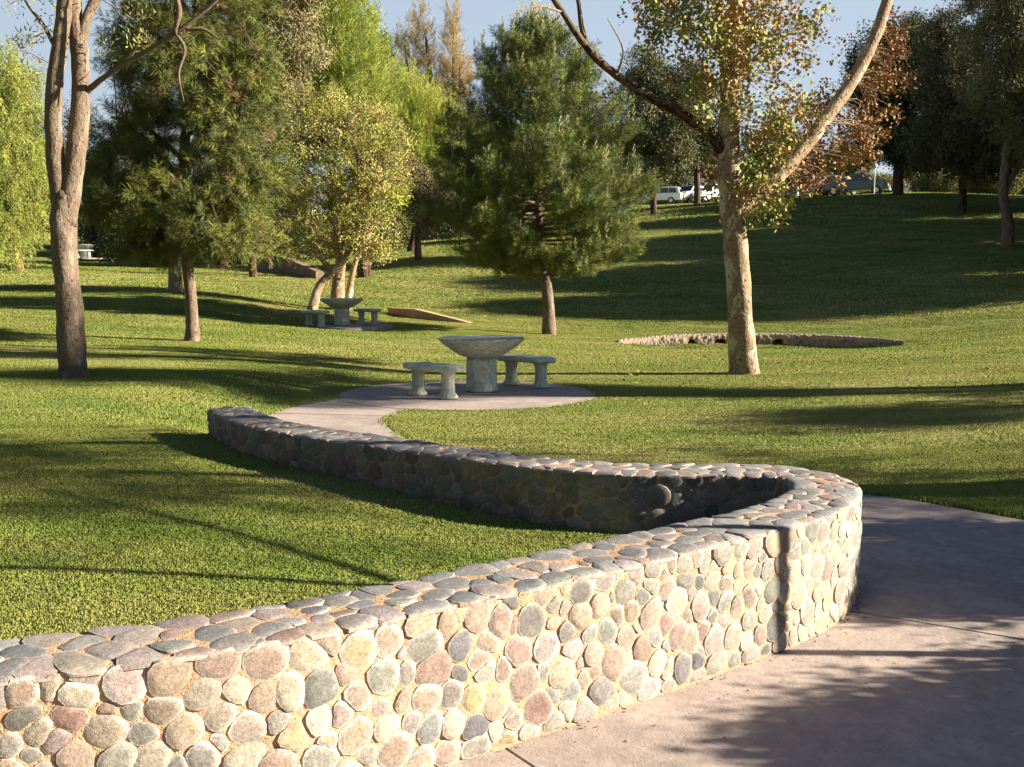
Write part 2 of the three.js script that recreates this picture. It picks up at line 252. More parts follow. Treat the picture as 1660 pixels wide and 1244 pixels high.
{
  const Q = new THREE.Quaternion(), UP = V(0, 1, 0); let total = 0;
  const band = (z0, z1, per, geos, side, h0) => {
    const lists = geos.map(() => []), reach = (D) => 0.56 * D + side;
    const area = (z0 + z1) * (z1 - z0) * 0.56 + 2 * side * (z1 - z0), n = Math.round(area * per);
    for (let i = 0; i < n; i++) {
      const D = Math.sqrt(rr(z0 * z0, z1 * z1)), x = rr(-1, 1) * reach(D), z = -D, [y, d, w] = ground(x, z);
      if (d < 0.005 + 0.03 * N2(x * 6, z * 6) || (w && w[0] < WALL_T / 2 - 0.02 && !w[3])) continue;
      const c = turfColor(x, z), k = rr(0.96, 1.04), e = rr(-0.004, 0.006), edge = d < 0.12 ? 1.15 : 1;
      lists[Math.floor(rnd() * geos.length)].push([V(x, y, z), Q.clone().setFromAxisAngle(UP, rnd() * 6.283), h0 * edge * rr(0.75, 1.3), [c[0] * k + e, c[1] * k, c[2] * k]]);
    }
    geos.forEach((g, i) => { copies('blades', g, M.blade, lists[i], grass); total += lists[i].length; });
  };
  band(2.4, 9, 2400, [tuft(18, 0.04, 0.009, 0.0016), tuft(18, 0.04, 0.0095, 0.0017)], 0.5, 1);
  band(9, 18, 420, [tuft(26, 0.08, 0.010, 0.0026), tuft(26, 0.08, 0.0105, 0.0026)], 0.8, 1);
  band(18, 34, 110, [tuft(50, 0.16, 0.013, 0.0045), tuft(50, 0.16, 0.013, 0.0045)], 1, 1);
  band(34, 62, 26, [tuft(70, 0.3, 0.02, 0.008), tuft(70, 0.3, 0.02, 0.008)], 2, 1);
  band(62, 100, 9, [tuft(80, 0.5, 0.04, 0.014), tuft(80, 0.5, 0.04, 0.014)], 2, 1);
  console.log('grass', total);
}

// ---------- the cobble wall ----------
const STONES = [[[0.30, 0.31, 0.29], 20], [[0.40, 0.41, 0.37], 12], [[0.50, 0.37, 0.31], 20], [[0.56, 0.45, 0.34], 18], [[0.66, 0.58, 0.45], 14], [[0.46, 0.28, 0.24], 5], [[0.19, 0.20, 0.22], 7], [[0.52, 0.43, 0.42], 12], [[0.62, 0.50, 0.28], 5]];
const CHALK = [0.90, 0.86, 0.78], MORTAR = [0.59, 0.46, 0.38];
function pick(list) { let t = rnd() * list.reduce((s, a) => s + a[1], 0); for (const [v, w] of list) if ((t -= w) < 0) return v; return list[0][0]; }
// pack a rectangle [0,L] x [v0,v1] with irregular cells; returns [centre, radial outline] per cell
function pack(L, v0, v1, size, stretch = 1, rounds = 2) {
  const H = v1 - v0, n = Math.round(L * H / (size * size * 0.86)); let P = [];
  for (let k = 0; k < n; k++) { let best = null, bd = -1; for (let t = 0; t < 5; t++) { const q = [rr(0, L), rr(v0, v1), rr(-1, 1)]; let d = 1e9; for (let i = Math.max(0, P.length - 4000); i < P.length; i++) { const p = P[i], dx = (p[0] - q[0]) / stretch, dy = p[1] - q[1]; if (Math.abs(dx) < 0.3) d = Math.min(d, dx * dx + dy * dy); } if (d > bd) { bd = d; best = q; } } P.push(best); }
  let cells = [];
  for (let round = 0; round < rounds; round++) {
    cells = P.map((p) => {
      let poly = [[Math.max(0, p[0] - 0.25), v0], [Math.min(L, p[0] + 0.25), v0], [Math.min(L, p[0] + 0.25), v1], [Math.max(0, p[0] - 0.25), v1]];
      for (const q of P) {
        const dx = q[0] - p[0]; if (q === p || Math.abs(dx) > 0.4) continue; const dy = q[1] - p[1], dd = dx * dx + dy * dy, c = (dd + (p[2] - q[2]) * 0.0021) / 2; if (dd > 0.12) continue;
        const out = []; for (let i = 0; i < poly.length; i++) { const a = poly[i], b = poly[(i + 1) % poly.length], da = (a[0] - p[0]) * dx + (a[1] - p[1]) * dy - c, db = (b[0] - p[0]) * dx + (b[1] - p[1]) * dy - c; if (da <= 0) out.push(a); if (da * db < 0) { const t = da / (da - db); out.push([lerp(a[0], b[0], t), lerp(a[1], b[1], t)]); } } poly = out; if (poly.length < 3) break;
      }
      if (poly.length < 3) return null;
      let A = 0, cx = 0, cy = 0; poly.forEach((a, i) => { const b = poly[(i + 1) % poly.length], k = a[0] * b[1] - b[0] * a[1]; A += k; cx += (a[0] + b[0]) * k; cy += (a[1] + b[1]) * k; });
      return Math.abs(A) < 1e-6 ? null : { c: [cx / 3 / A, cy / 3 / A], area: Math.abs(A) / 2, poly };
    });
    P = P.map((p, i) => cells[i] ? [cells[i].c[0], cells[i].c[1], p[2]] : p);
  }
  return cells.filter((c) => c && c.area > 0.0012);
}
const RAYS = 14;
function outline(cell, gap) {
  const { c, poly } = cell, r = [];
  for (let k = 0; k < RAYS; k++) {
    const a = k / RAYS * 6.2832, dx = Math.cos(a), dy = Math.sin(a); let best = 0.2;
    poly.forEach((p, i) => { const q = poly[(i + 1) % poly.length], ex = q[0] - p[0], ey = q[1] - p[1], det = dx * ey - dy * ex; if (Math.abs(det) < 1e-9) return; const t = ((p[0] - c[0]) * ey - (p[1] - c[1]) * ex) / det, s = ((p[0] - c[0]) * dy - (p[1] - c[1]) * dx) / det; if (t > 0 && s >= -0.001 && s <= 1.001) best = Math.min(best, t); });
    r.push(Math.max(0.012, best - gap));
  }
  let s = r; for (let n = 0; n < 1; n++) s = s.map((v, k) => 0.5 * v + 0.25 * (s[(k + 1) % RAYS] + s[(k + RAYS - 1) % RAYS]));
  return s.map((v, k) => Math.min(v, r[k] * 1.12) * rr(0.95, 1.03));
}
// one domed stone; place(u, v, h) maps the unrolled face into the world
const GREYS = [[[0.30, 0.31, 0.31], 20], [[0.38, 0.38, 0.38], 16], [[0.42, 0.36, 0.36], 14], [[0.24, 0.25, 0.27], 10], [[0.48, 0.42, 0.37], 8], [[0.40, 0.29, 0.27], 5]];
function stoneGeo(cell, gap, bulge, place, rim, set = STONES) {
  const r = outline(cell, gap), mean = r.reduce((a, b) => a + b) / RAYS, hgt = bulge * clamp(mean / 0.04, 0.6, 1.2) * rr(0.75, 1.2), tx = rr(-0.1, 0.1), ty = rr(-0.1, 0.1);
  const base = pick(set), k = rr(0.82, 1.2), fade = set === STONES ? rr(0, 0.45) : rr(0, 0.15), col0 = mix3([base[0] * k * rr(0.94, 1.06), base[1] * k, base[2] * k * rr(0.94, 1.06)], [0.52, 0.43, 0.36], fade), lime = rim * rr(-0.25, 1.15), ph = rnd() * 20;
  const pos = [], col = [], uv = [], idx = [], ou = rnd(), ov = rnd(), put = (q, a, h) => {
    const x = Math.cos(a) * q, y = Math.sin(a) * q; pos.push(...place(cell.c[0] + x, cell.c[1] + y, h + (x * tx + y * ty))); uv.push(ou + cell.c[0] + x, ov + cell.c[1] + y);
  };
  const rings = [[1.2, -0.008], [1.12, 0.3 * hgt + 0.001], [1, 0.6 * hgt], [0.88, 0.93 * hgt], [0.55, 1 * hgt]], grout = mix3(MORTAR, CHALK, clamp(lime * rr(0.7, 1.4)));
  rings.forEach(([s, h], j) => { for (let i = 0; i < RAYS; i++) { put(r[i] * s, i / RAYS * 6.2832, h); const w = clamp((j < 3 ? 0.8 : j < 4 ? 0.35 : 0) * lime * (0.65 + 0.75 * N2(ph + Math.cos(i / RAYS * 6.28) * 1.2, Math.sin(i / RAYS * 6.28) * 1.2 + j * 0.3))); col.push(...(j === 0 ? mix3(MORTAR, grout, 0.4) : j === 1 ? grout : mix3(col0, CHALK, w * 0.85))); } });
  put(0, 0, hgt); col.push(...col0);
  for (let j = 0; j < rings.length - 1; j++) for (let i = 0; i < RAYS; i++) { const a = j * RAYS + i, b = j * RAYS + (i + 1) % RAYS; idx.push(a, b, a + RAYS, b, b + RAYS, a + RAYS); }
  const l = (rings.length - 1) * RAYS; for (let i = 0; i < RAYS; i++) idx.push(l + i, l + (i + 1) % RAYS, rings.length * RAYS);
  return { g: toCreasedNormals(geom(pos, idx, uv, col), 0.75), mean };
}
const cobbleWall = thing('cobble_wall', 'low curving wall of rounded river cobbles set in tan mortar', 'wall', [1.5, 0, -5], null, 'thing');
{
  // mortar body: rounded section swept along the line
  const hw = WALL_T / 2 - 0.012, top = WALL_H - 0.012, sec = [[hw, -0.15], [hw, 0.1], [hw, 0.3], [hw, top - 0.02], [hw - 0.006, top - 0.006], [hw - 0.02, top], [0, top + 0.004], [-hw + 0.02, top], [-hw + 0.006, top - 0.006], [-hw, top - 0.02], [-hw, 0.3], [-hw, 0.1], [-hw, -0.15]];
  const pos = [], uv = [], idx = [], S = sec.length, n = 200; let su = [0]; for (let k = 1; k < S; k++) su.push(su[k - 1] + Math.hypot(sec[k][0] - sec[k - 1][0], sec[k][1] - sec[k - 1][1]));
  for (let i = 0; i <= n; i++) { const u = i / n * WLEN, [x, z, nx, nz] = wallAt(u); sec.forEach(([o, y], k) => { const b = 0.0022 * N3(u * 7, o * 9, y * 9); pos.push(x + nx * (o + Math.sign(o) * b), y + (k > 3 && k < 9 ? b : 0), z + nz * (o + Math.sign(o) * b)); uv.push(u, su[k]); }); }
  for (let i = 0; i < n; i++) for (let k = 0; k < S - 1; k++) { const a = i * S + k; idx.push(a, a + S, a + 1, a + 1, a + S, a + S + 1); }
  for (const [i, f] of [[0, 1], [n, 0]]) for (let k = 1; k < S - 1; k++) { const b = i * S; f ? idx.push(b, b + k, b + k + 1) : idx.push(b, b + k + 1, b + k); }
  part('mortar', geom(pos, idx, uv), M.mortar, cobbleWall);
  const all = [], inset = WALL_T / 2 - 0.012;
  const outer = (u, v, h) => { const [x, z, nx, nz] = wallAt(u); const o = inset + h; return [x + nx * o, Math.min(v, top + 0.004), z + nz * o]; };
  const innerF = (u, v, h) => { const [x, z, nx, nz] = wallAt(WLEN - u); const o = -inset - h; return [x + nx * o, Math.min(v, top + 0.004), z + nz * o]; };
  const topF = (u, v, h) => { const [x, z, nx, nz] = wallAt(u), o = clamp(v, -inset - 0.007, inset + 0.007); return [x - nx * o, top + Math.max(h, -0.006) - Math.max(0, Math.abs(v) - inset + 0.02) * 0.3, z - nz * o]; };
  const e = wallAt(WLEN), endF = (u, v, h) => { const o = WALL_T / 2 - u; return [e[0] + e[2] * o + e[3] * h, v, e[1] + e[3] * o - e[2] * h]; };
  const look = V(0, 1.58, 0);
  const add = (cells, gap, bulge, place, rim, seen, set) => { for (const c of cells) { const { g, mean } = stoneGeo(c, gap * rr(0.6, 1.4), bulge, place, rim, set), p = place(c.c[0], c.c[1], 0), q = place(c.c[0], c.c[1], 0.01), n = V(q[0] - p[0], q[1] - p[1], q[2] - p[2]).normalize(), to = look.clone().sub(V3(p)), d = to.length(), facing = n.dot(to) / d, inView = Math.abs(p[0] / -p[2]) < 0.52 && p[2] < -2.2 && d > 1; all.push({ g, score: inView && facing > 0 && seen(p) ? mean / d * Math.sqrt(facing) : 0 }); } };
  add(pack(WLEN, 0.01, 0.535, 0.088), 0.007, 0.007, outer, 1.25, (p) => p[2] > -5.4);
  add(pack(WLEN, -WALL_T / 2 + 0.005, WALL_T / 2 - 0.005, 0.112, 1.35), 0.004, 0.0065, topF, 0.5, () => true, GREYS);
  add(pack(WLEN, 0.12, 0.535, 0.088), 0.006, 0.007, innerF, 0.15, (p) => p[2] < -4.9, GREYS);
  add(pack(WALL_T, 0.12, 0.535, 0.1), 0.006, 0.014, endF, 0.3, () => true);
  all.sort((a, b) => b.score - a.score);
  all.slice(0, 300).forEach((s) => part('stone', s.g, M.stone, cobbleWall));
  part('stones', mergeGeometries(all.slice(300).map((s) => s.g)), M.stone, cobbleWall, 'stuff');
  console.log('stones', all.length);
}

// ---------- picnic sets ----------
function lathe(profile, x, y, z, n = 40) { const g = new THREE.LatheGeometry(profile.map(([r, h]) => new THREE.Vector2(r, h)), n); g.translate(x, y, z); const p = g.attributes.position, uv = g.attributes.uv; for (let i = 0; i < p.count; i++) uv.setXY(i, Math.atan2(p.getZ(i) - z, p.getX(i) - x) * 0.3, p.getY(i) + Math.hypot(p.getX(i) - x, p.getZ(i) - z)); return g; }
function picnicTable(x, y, z, label) {
  const t = thing('picnic_table', label, 'picnic table', [x, y, z], 'round concrete picnic tables');
  part('tabletop', lathe([[0, 0.47], [0.2, 0.475], [0.28, 0.495], [0.4, 0.565], [0.5, 0.635], [0.57, 0.695], [0.595, 0.725], [0.592, 0.74], [0.575, 0.745], [0.54, 0.742], [0.3, 0.735], [0, 0.733]], x, y, z, 56), M.cast, t);
  part('pedestal', lathe([[0, 0], [0.225, 0], [0.228, 0.03], [0.215, 0.06], [0.208, 0.4], [0.205, 0.49], [0, 0.49]], x, y, z), M.cast, t);
  return t;
}
function bench(x, y, z, ang, label) {          // ang: direction from the table's centre; the seat is an arc round it
  const R = 0.95, cx = x + Math.cos(ang) * R, cz = z + Math.sin(ang) * R, half = 0.56, w = 0.175;
  const b = thing('curved_bench', label, 'bench', [cx, y, cz], 'curved concrete benches');
  const pos = [], uv = [], idx = [], n = 28, sec = [[-w, 0.365], [-w - 0.012, 0.39], [-w - 0.004, 0.425], [-w + 0.02, 0.437], [-0.08, 0.433], [0.0, 0.43], [0.08, 0.433], [w - 0.02, 0.437], [w + 0.004, 0.425], [w + 0.012, 0.39], [w, 0.365], [w - 0.03, 0.352], [-w + 0.03, 0.352]], S = sec.length;
  for (let i = 0; i <= n; i++) { const q = i / n * 2 - 1, th = ang + q * half, e = Math.sqrt(Math.max(0.02, 1 - Math.pow(Math.abs(q), 9))); sec.forEach(([r, h]) => { const rr_ = R + r * e; pos.push(x + Math.cos(th) * rr_, y + lerp(0.395, h, e), z + Math.sin(th) * rr_); uv.push(th * R, r + h); }); }
  for (let i = 0; i < n; i++) for (let k = 0; k < S; k++) { const a = i * S + k, c = i * S + (k + 1) % S; idx.push(a, c, a + S, c, c + S, a + S); }
  for (let k = 1; k < S - 1; k++) { idx.push(0, k + 1, k); const e = n * S; idx.push(e, e + k, e + k + 1); }
  const g = geom(pos, idx, uv); part('seat', g, M.cast, b);
  for (const s of [-1, 1]) { const th = ang + s * 0.31; part('leg', lathe([[0, 0], [0.128, 0], [0.132, 0.02], [0.12, 0.045], [0.092, 0.075], [0.085, 0.2], [0.088, 0.3], [0.105, 0.352], [0.105, 0.37], [0, 0.37]], x + Math.cos(th) * R, y, z + Math.sin(th) * R, 26), M.cast, b); }
}
const A1 = Math.atan2(0.7, -0.66), A2 = A1 + Math.PI;
picnicTable(-0.42, 0.015, -13.9, 'pale green concrete dish-topped picnic table, nearest one, beyond the cobble wall');
bench(-0.42, 0.015, -13.9, A1, 'curved concrete bench left of the nearest picnic table');
bench(-0.42, 0.015, -13.9, A2, 'curved concrete bench right of the nearest picnic table');
{
  const x = -4.7, z = -28.0, y = ground(x, z - 0.2)[0] + 0.03; pad(x + 0.1, z + 0.1, 1.3, y - 0.015, 'round concrete pad under the middle-distance picnic table');
  picnicTable(x, y, z, 'pale concrete picnic table in front of the multi-stemmed tree');
  bench(x, y, z, A1, 'curved concrete bench left of the table by the multi-stemmed tree'); bench(x, y, z, A2, 'curved concrete bench right of the table by the multi-stemmed tree');
}
{
  const x = -23.5, z = -56, y = ground(x, z)[0] + 0.05; pad(x, z, 1.9, y - 0.015, 'round concrete pad under the far picnic table at left');
  picnicTable(x, y, z, 'small far picnic table half hidden by the grey left trunk'); bench(x, y, z, 1.25, 'far white curved bench just right of the grey left trunk'); bench(x, y, z, 1.25 + Math.PI, 'far curved bench behind the farthest picnic table');
}
// ---------- low retaining walls in the lawn ----------
function lowWall(name, label, line, thick, mat) {   // line: [x, yTop, z, depth below top]
  const pos = [], uv = [], idx = [], n = line.length; let u = 0;
  line.forEach(([x, y, z, d], i) => {
    const a = line[Math.max(0, i - 1)], b = line[Math.min(n - 1, i + 1)], tx = b[0] - a[0], tz = b[2] - a[2], l = Math.hypot(tx, tz), nx = -tz / l * thick / 2, nz = tx / l * thick / 2; if (i) u += Math.hypot(x - line[i - 1][0], z - line[i - 1][2]);
    for (const [s, h] of [[1, -d], [1, -0.03], [0.9, 0], [-0.9, 0], [-1, -0.03], [-1, -d]]) { pos.push(x + nx * s, y + h, z + nz * s); uv.push(u, h + s * thick); }
  });
  for (let i = 0; i < n - 1; i++) for (let k = 0; k < 5; k++) { const a = i * 6 + k; idx.push(a, a + 1, a + 6, a + 1, a + 7, a + 6); }
  for (const b of [0, (n - 1) * 6]) for (let k = 1; k < 5; k++) b ? idx.push(b, b + k, b + k + 1) : idx.push(b, b + k + 1, b + k);
  const g = geom(pos, idx.slice(), uv), t = thing(name, label, 'wall', [line[0][0], line[0][1], line[0][2]], null, 'thing'); part('masonry', g.toNonIndexed(), mat, t).geometry.computeVertexNormals(); return t;
}
lowWall('low_wall', 'low tan retaining wall angled in the lawn beside the middle-distance table', [[...[-3.98,0.59,-33.4], 0.4], [...[-3.51,0.582,-33], 0.5], [...[-3.04,0.58,-32.4], 0.5], [...[-2.55,0.469,-32.2], 0.5], [...[-1.73,0.298,-31.6], 0.35], [...[-0.989,0.124,-31.2], 0.2]], 0.3, M.mortar);
lowWall('low_wall', 'reddish retaining wall in tree shade left of the multi-stemmed tree', [[...[-12.47,2.3,-50], 0.9], [...[-11.57,2.46,-49], 0.9], [...[-10.46,2.48,-48], 0.9], [...[-9.43,2.14,-46.5], 0.7], [...[-8.51,1.85,-45], 0.5]], 0.35, M.brown);
{ // stone drain wall with four low arches, gently curved
  const t = thing('stone_drain_wall', 'long low stone wall with dark drain arches behind the right tree', 'wall', [6.5, -0.2, -27], null, 'thing');
  const L = 9.4, bend = (u) => { const q = u / L * 2 - 1; return [2.8 + u * 0.8, -26.6 - 1.0 * (1 - q * q), 0.0 + 0.02 * (1 - q * q)]; };
  const holes = [[2.6, 0.15], [3.6, 0.21], [4.75, 0.17], [5.6, 0.2]], N = 188, crest = (u) => -0.1 * Math.pow(Math.abs(u / L * 2 - 1), 3);
  const under = (u) => { for (const [c, r] of holes) { const q = (u - c) / r; if (Math.abs(q) < 1) return -0.2 + 0.1 * Math.sqrt(1 - q * q); } return -0.6; };
  const pos = [], uv = [], idx = [];   // per column: front low, front top, back top, back low, soffit back
  for (let i = 0; i <= N; i++) { const u = i / N * L, [x, z, y] = bend(u), a = under(u), c = crest(u); for (const [h, d] of [[a, 0], [c, 0], [c, -0.45], [-0.6, -0.45], [a, -0.43]]) { pos.push(x, y + h, z + d); uv.push(u, h + d); } }
  for (let i = 0; i < N; i++) for (const [p, q] of [[0, 1], [1, 2], [2, 3], [4, 0]]) { const a = i * 5 + p, b = i * 5 + q; idx.push(a, a + 5, b, b, a + 5, b + 5); }
  const g = geom(pos, idx, uv).toNonIndexed(); g.computeVertexNormals(); part('mortar', g, M.mortar, t);
  const stones = [], face = (u, v, h) => { const [x, z, y] = bend(u); return [x, y + v, z + h]; };
  for (const c of pack(L, -0.34, -0.005, 0.105, 1.2, 2)) { if (c.c[1] > -0.1 * Math.pow(Math.abs(c.c[0] / L * 2 - 1), 3) - 0.05 || holes.some(([u, r]) => Math.abs(c.c[0] - u) < r + 0.05 && c.c[1] < -0.08)) continue; stones.push(stoneGeo(c, 0.008, 0.025, face, 0.2).g); }
  const cap = (u, v, h) => { const [x, z, y] = bend(u), q = u / L * 2 - 1; return [x, y - 0.1 * Math.pow(Math.abs(q), 3) + h, z - 0.45 + 0.45 - v]; };
  for (const c of pack(L, 0, 0.42, 0.12, 1.2, 2)) stones.push(stoneGeo(c, 0.008, 0.025, cap, 0.2).g);
  part('stones', mergeGeometries(stones), M.stone, t, 'stuff');
}

// ---------- foliage pieces ----------
const AX = { y: V(0, 1, 0) };
function leafShape(pos, idx, o, dir, side, len, wid, fold = 0.15) {   // a folded pointed leaf
  const up = V(0, 0, 0).crossVectors(dir, side).multiplyScalar(wid * fold), k = pos.length / 3, a = o, b = o.clone().addScaledVector(dir, len * 0.45).addScaledVector(side, wid / 2).add(up), c = o.clone().addScaledVector(dir, len), d = o.clone().addScaledVector(dir, len * 0.45).addScaledVector(side, -wid / 2).add(up);
  for (const q of [a, b, c, d]) pos.push(q.x, q.y, q.z); idx.push(k, k + 1, k + 2, k, k + 2, k + 3);
}
const rdir = () => { const z = rr(-1, 1), a = rnd() * 6.283, s = Math.sqrt(1 - z * z); return V(s * Math.cos(a), z, s * Math.sin(a)); };
const perp = (d) => { const r = rdir(); return r.addScaledVector(d, -r.dot(d)).normalize(); };
function leafClump(n, spread, len, wid, droop = 0.3) { const pos = [], idx = []; for (let i = 0; i < n; i++) { const o = rdir().multiplyScalar(spread * Math.cbrt(rnd())), d = rdir(); d.y -= droop; d.normalize(); leafShape(pos, idx, o, d, perp(d), len * rr(0.7, 1.2), wid * rr(0.7, 1.2)); } return geom(pos, idx); }
function needleTuft(n, len, wid, axisLen, cone = 0.9) { const pos = [], idx = []; for (let i = 0; i < n; i++) { const a = rnd() * 6.283, t = rnd(), d = V(Math.cos(a) * cone, rr(0.25, 1), Math.sin(a) * cone).normalize(); leafShape(pos, idx, V(0, (t - 0.3) * axisLen, 0), d, perp(d), len * rr(0.7, 1.15), wid, 0); } return geom(pos, idx); }
function strand(n, length, len, wid, splay = 0.5) { const pos = [], idx = []; for (let s = 0; s < 3; s++) { const ox = rr(-0.12, 0.12) * length, oz = rr(-0.12, 0.12) * length, bx = rr(-0.25, 0.25) * length, bz = rr(-0.25, 0.25) * length; for (let i = 0; i < n; i++) { const t = i / n, o = V(ox + bx * t * t, t * length, oz + bz * t * t), a = rnd() * 6.283, d = V(Math.cos(a) * splay, rr(0.4, 1), Math.sin(a) * splay).normalize(); leafShape(pos, idx, o, d, perp(d), len * rr(0.7, 1.2), wid * rr(0.8, 1.2), 0.1); } } return geom(pos, idx); }
const F = {
  needle: [needleTuft(46, 0.15, 0.009, 0.2), needleTuft(46, 0.17, 0.009, 0.24)],
  needleSoft: [needleTuft(64, 0.16, 0.008, 0.3, 0.8), needleTuft(64, 0.15, 0.008, 0.26, 1.1)],
  candle: [needleTuft(40, 0.1, 0.016, 0.42, 0.3)],
  broad: [leafClump(11, 0.19, 0.13, 0.085), leafClump(9, 0.22, 0.12, 0.08)],
  small: [leafClump(24, 0.24, 0.10, 0.045, 0.2), leafClump(24, 0.26, 0.11, 0.04, 0.2)],
  euc: [leafClump(20, 0.26, 0.17, 0.035, 0.9), leafClump(20, 0.28, 0.16, 0.035, 0.9)],
  feather: [strand(26, 0.6, 0.09, 0.013), strand(26, 0.7, 0.1, 0.013)],
};
const DENS = 2.1, jitter = (c, k = 0.22) => { const q = rr(1 - k, 1 + k); return [c[0] * q * rr(0.93, 1.07), c[1] * q, c[2] * q * rr(0.9, 1.1)]; };
// fill lobes [x,y,z, rx,ry,rz] with clumps. o: {kind, pal, per (clumps per m2 of lobe surface), size, aim: 'out'|'down'|'up', gap, freq}
function fillLobes(lobes, o) {
  const lists = F[o.kind].map(() => []), Q = new THREE.Quaternion(), spin = new THREE.Quaternion(), off = rnd() * 60, freq = o.freq ?? 0.9;
  for (const l of lobes) {
    const [x, y, z, rx, ry, rz] = l, m = Math.cbrt(rx * ry * rz), n = Math.round((o.per ?? 14) * DENS * 12.57 * Math.pow((Math.pow(rx * ry, 1.6) + Math.pow(rx * rz, 1.6) + Math.pow(ry * rz, 1.6)) / 3, 1 / 1.6));
    for (let i = 0; i < n; i++) {
      const d = rdir(), rad = 1 - 0.75 * Math.pow(rnd(), 1.7) + 0.22 * N3(d.x * 1.7 + off, d.y * 1.7 + x, d.z * 1.7), p = V(x + d.x * rx * rad, y + d.y * ry * rad, z + d.z * rz * rad);
      if (N3(p.x * freq + off, p.y * freq, p.z * freq) < (o.gap ?? -0.25)) continue;
      const h = ground(p.x, p.z)[0]; if (p.y < h + 0.15) continue;
      const dir = d.clone(); if (o.aim === 'down') dir.multiplyScalar(0.5).add(V(0, -1.1, 0)); else if (o.aim === 'up') dir.multiplyScalar(0.6).add(V(0, 0.9, 0)); else dir.add(V(0, 0.35, 0)); dir.add(rdir().multiplyScalar(0.45)).normalize();
      Q.setFromUnitVectors(AX.y, dir).multiply(spin.setFromAxisAngle(AX.y, rnd() * 6.283));
      const pal = pick(o.pal), patch = 0.5 + 0.5 * N3(p.x * 0.5 / m + off, p.y * 0.5 / m + 9, p.z * 0.5 / m);
      lists[Math.floor(rnd() * lists.length)].push([p, Q.clone(), (o.size ?? 1) * rr(0.7, 1.3), jitter(o.alt && patch > rr(0.45, 0.8) ? o.alt : pal)]);
    }
  }
  return lists;
}
// o: {name,label,group,base,trunk:[[pts],[radii]],limbs:[[pts],[radii]...],lobes,fill:{...} or [..],bark,twigs}
function tree(o) {
  const b = o.base ?? o.trunk[0][0], t = thing(o.name, o.label, o.category ?? 'tree', b, o.group), mat = M[o.bark ?? 'grey'];
  if (o.trunk) part('trunk', tube(o.trunk[0], o.trunk[1], o.sides ?? 12, 0, o.lump ?? 0.1), mat, t);
  for (const l of o.limbs ?? []) part('branch', tube(l[0], l[1], 8, 0, 0.1), l[2] ? M[l[2]] : mat, t);
  const fills = (o.fills ?? [[o.lobes, o.fill]]).map(([lobes, f]) => ({ f, lists: f.lists ?? fillLobes(lobes, f), lobes }));
  // twigs: thin curved shoots from the nearest limb to some of the clumps
  const joints = []; for (const l of [o.trunk, ...(o.limbs ?? [])].filter(Boolean)) { const c = l[0].length > 2 ? new THREE.CatmullRomCurve3(l[0].map(V3)) : new THREE.LineCurve3(V3(l[0][0]), V3(l[0][1])); for (let k = 3; k <= 14; k++) joints.push(c.getPoint(k / 14)); }
  const shoots = [], every = o.twigs ?? 9; let cnt = 0;
  if (joints.length && every) for (const q of fills) for (const list of q.lists) for (const it of list) { if (cnt++ % every) continue; let best = null, bd = 1e9; for (const j of joints) { const d = j.distanceTo(it[0]) * (j.y > it[0].y + 0.4 ? 1.6 : 1); if (d < bd) { bd = d; best = j; } } if (bd > (o.reach ?? 4.5) || bd < 0.25) continue; const mid = best.clone().lerp(it[0], 0.5).add(rdir().multiplyScalar(bd * 0.13)).add(V(0, bd * 0.06, 0)), r = clamp(bd * 0.011, 0.008, 0.04) * (o.twigScale ?? 1); shoots.push(tube([best.toArray(), mid.toArray(), it[0].toArray()], [r, r * 0.6, r * 0.25], 4, 5, 0)); }
  if (shoots.length) part('twigs', mergeGeometries(shoots), M[o.twigBark ?? o.bark ?? 'grey'], t, 'stuff');
  const crown = new THREE.Group(); crown.name = 'crown'; crown.userData.kind = 'stuff'; t.add(crown);
  let n = 0; for (const q of fills) q.lists.forEach((list, i) => { if (!list.length) return; n += list.length; copies('leaves', F[q.f.kind][i], q.f.kind.startsWith('needle') || q.f.kind === 'candle' ? M.needle : M.leaf, list, crown); });
  o.count = n; tree.total = (tree.total ?? 0) + n; return t;
}
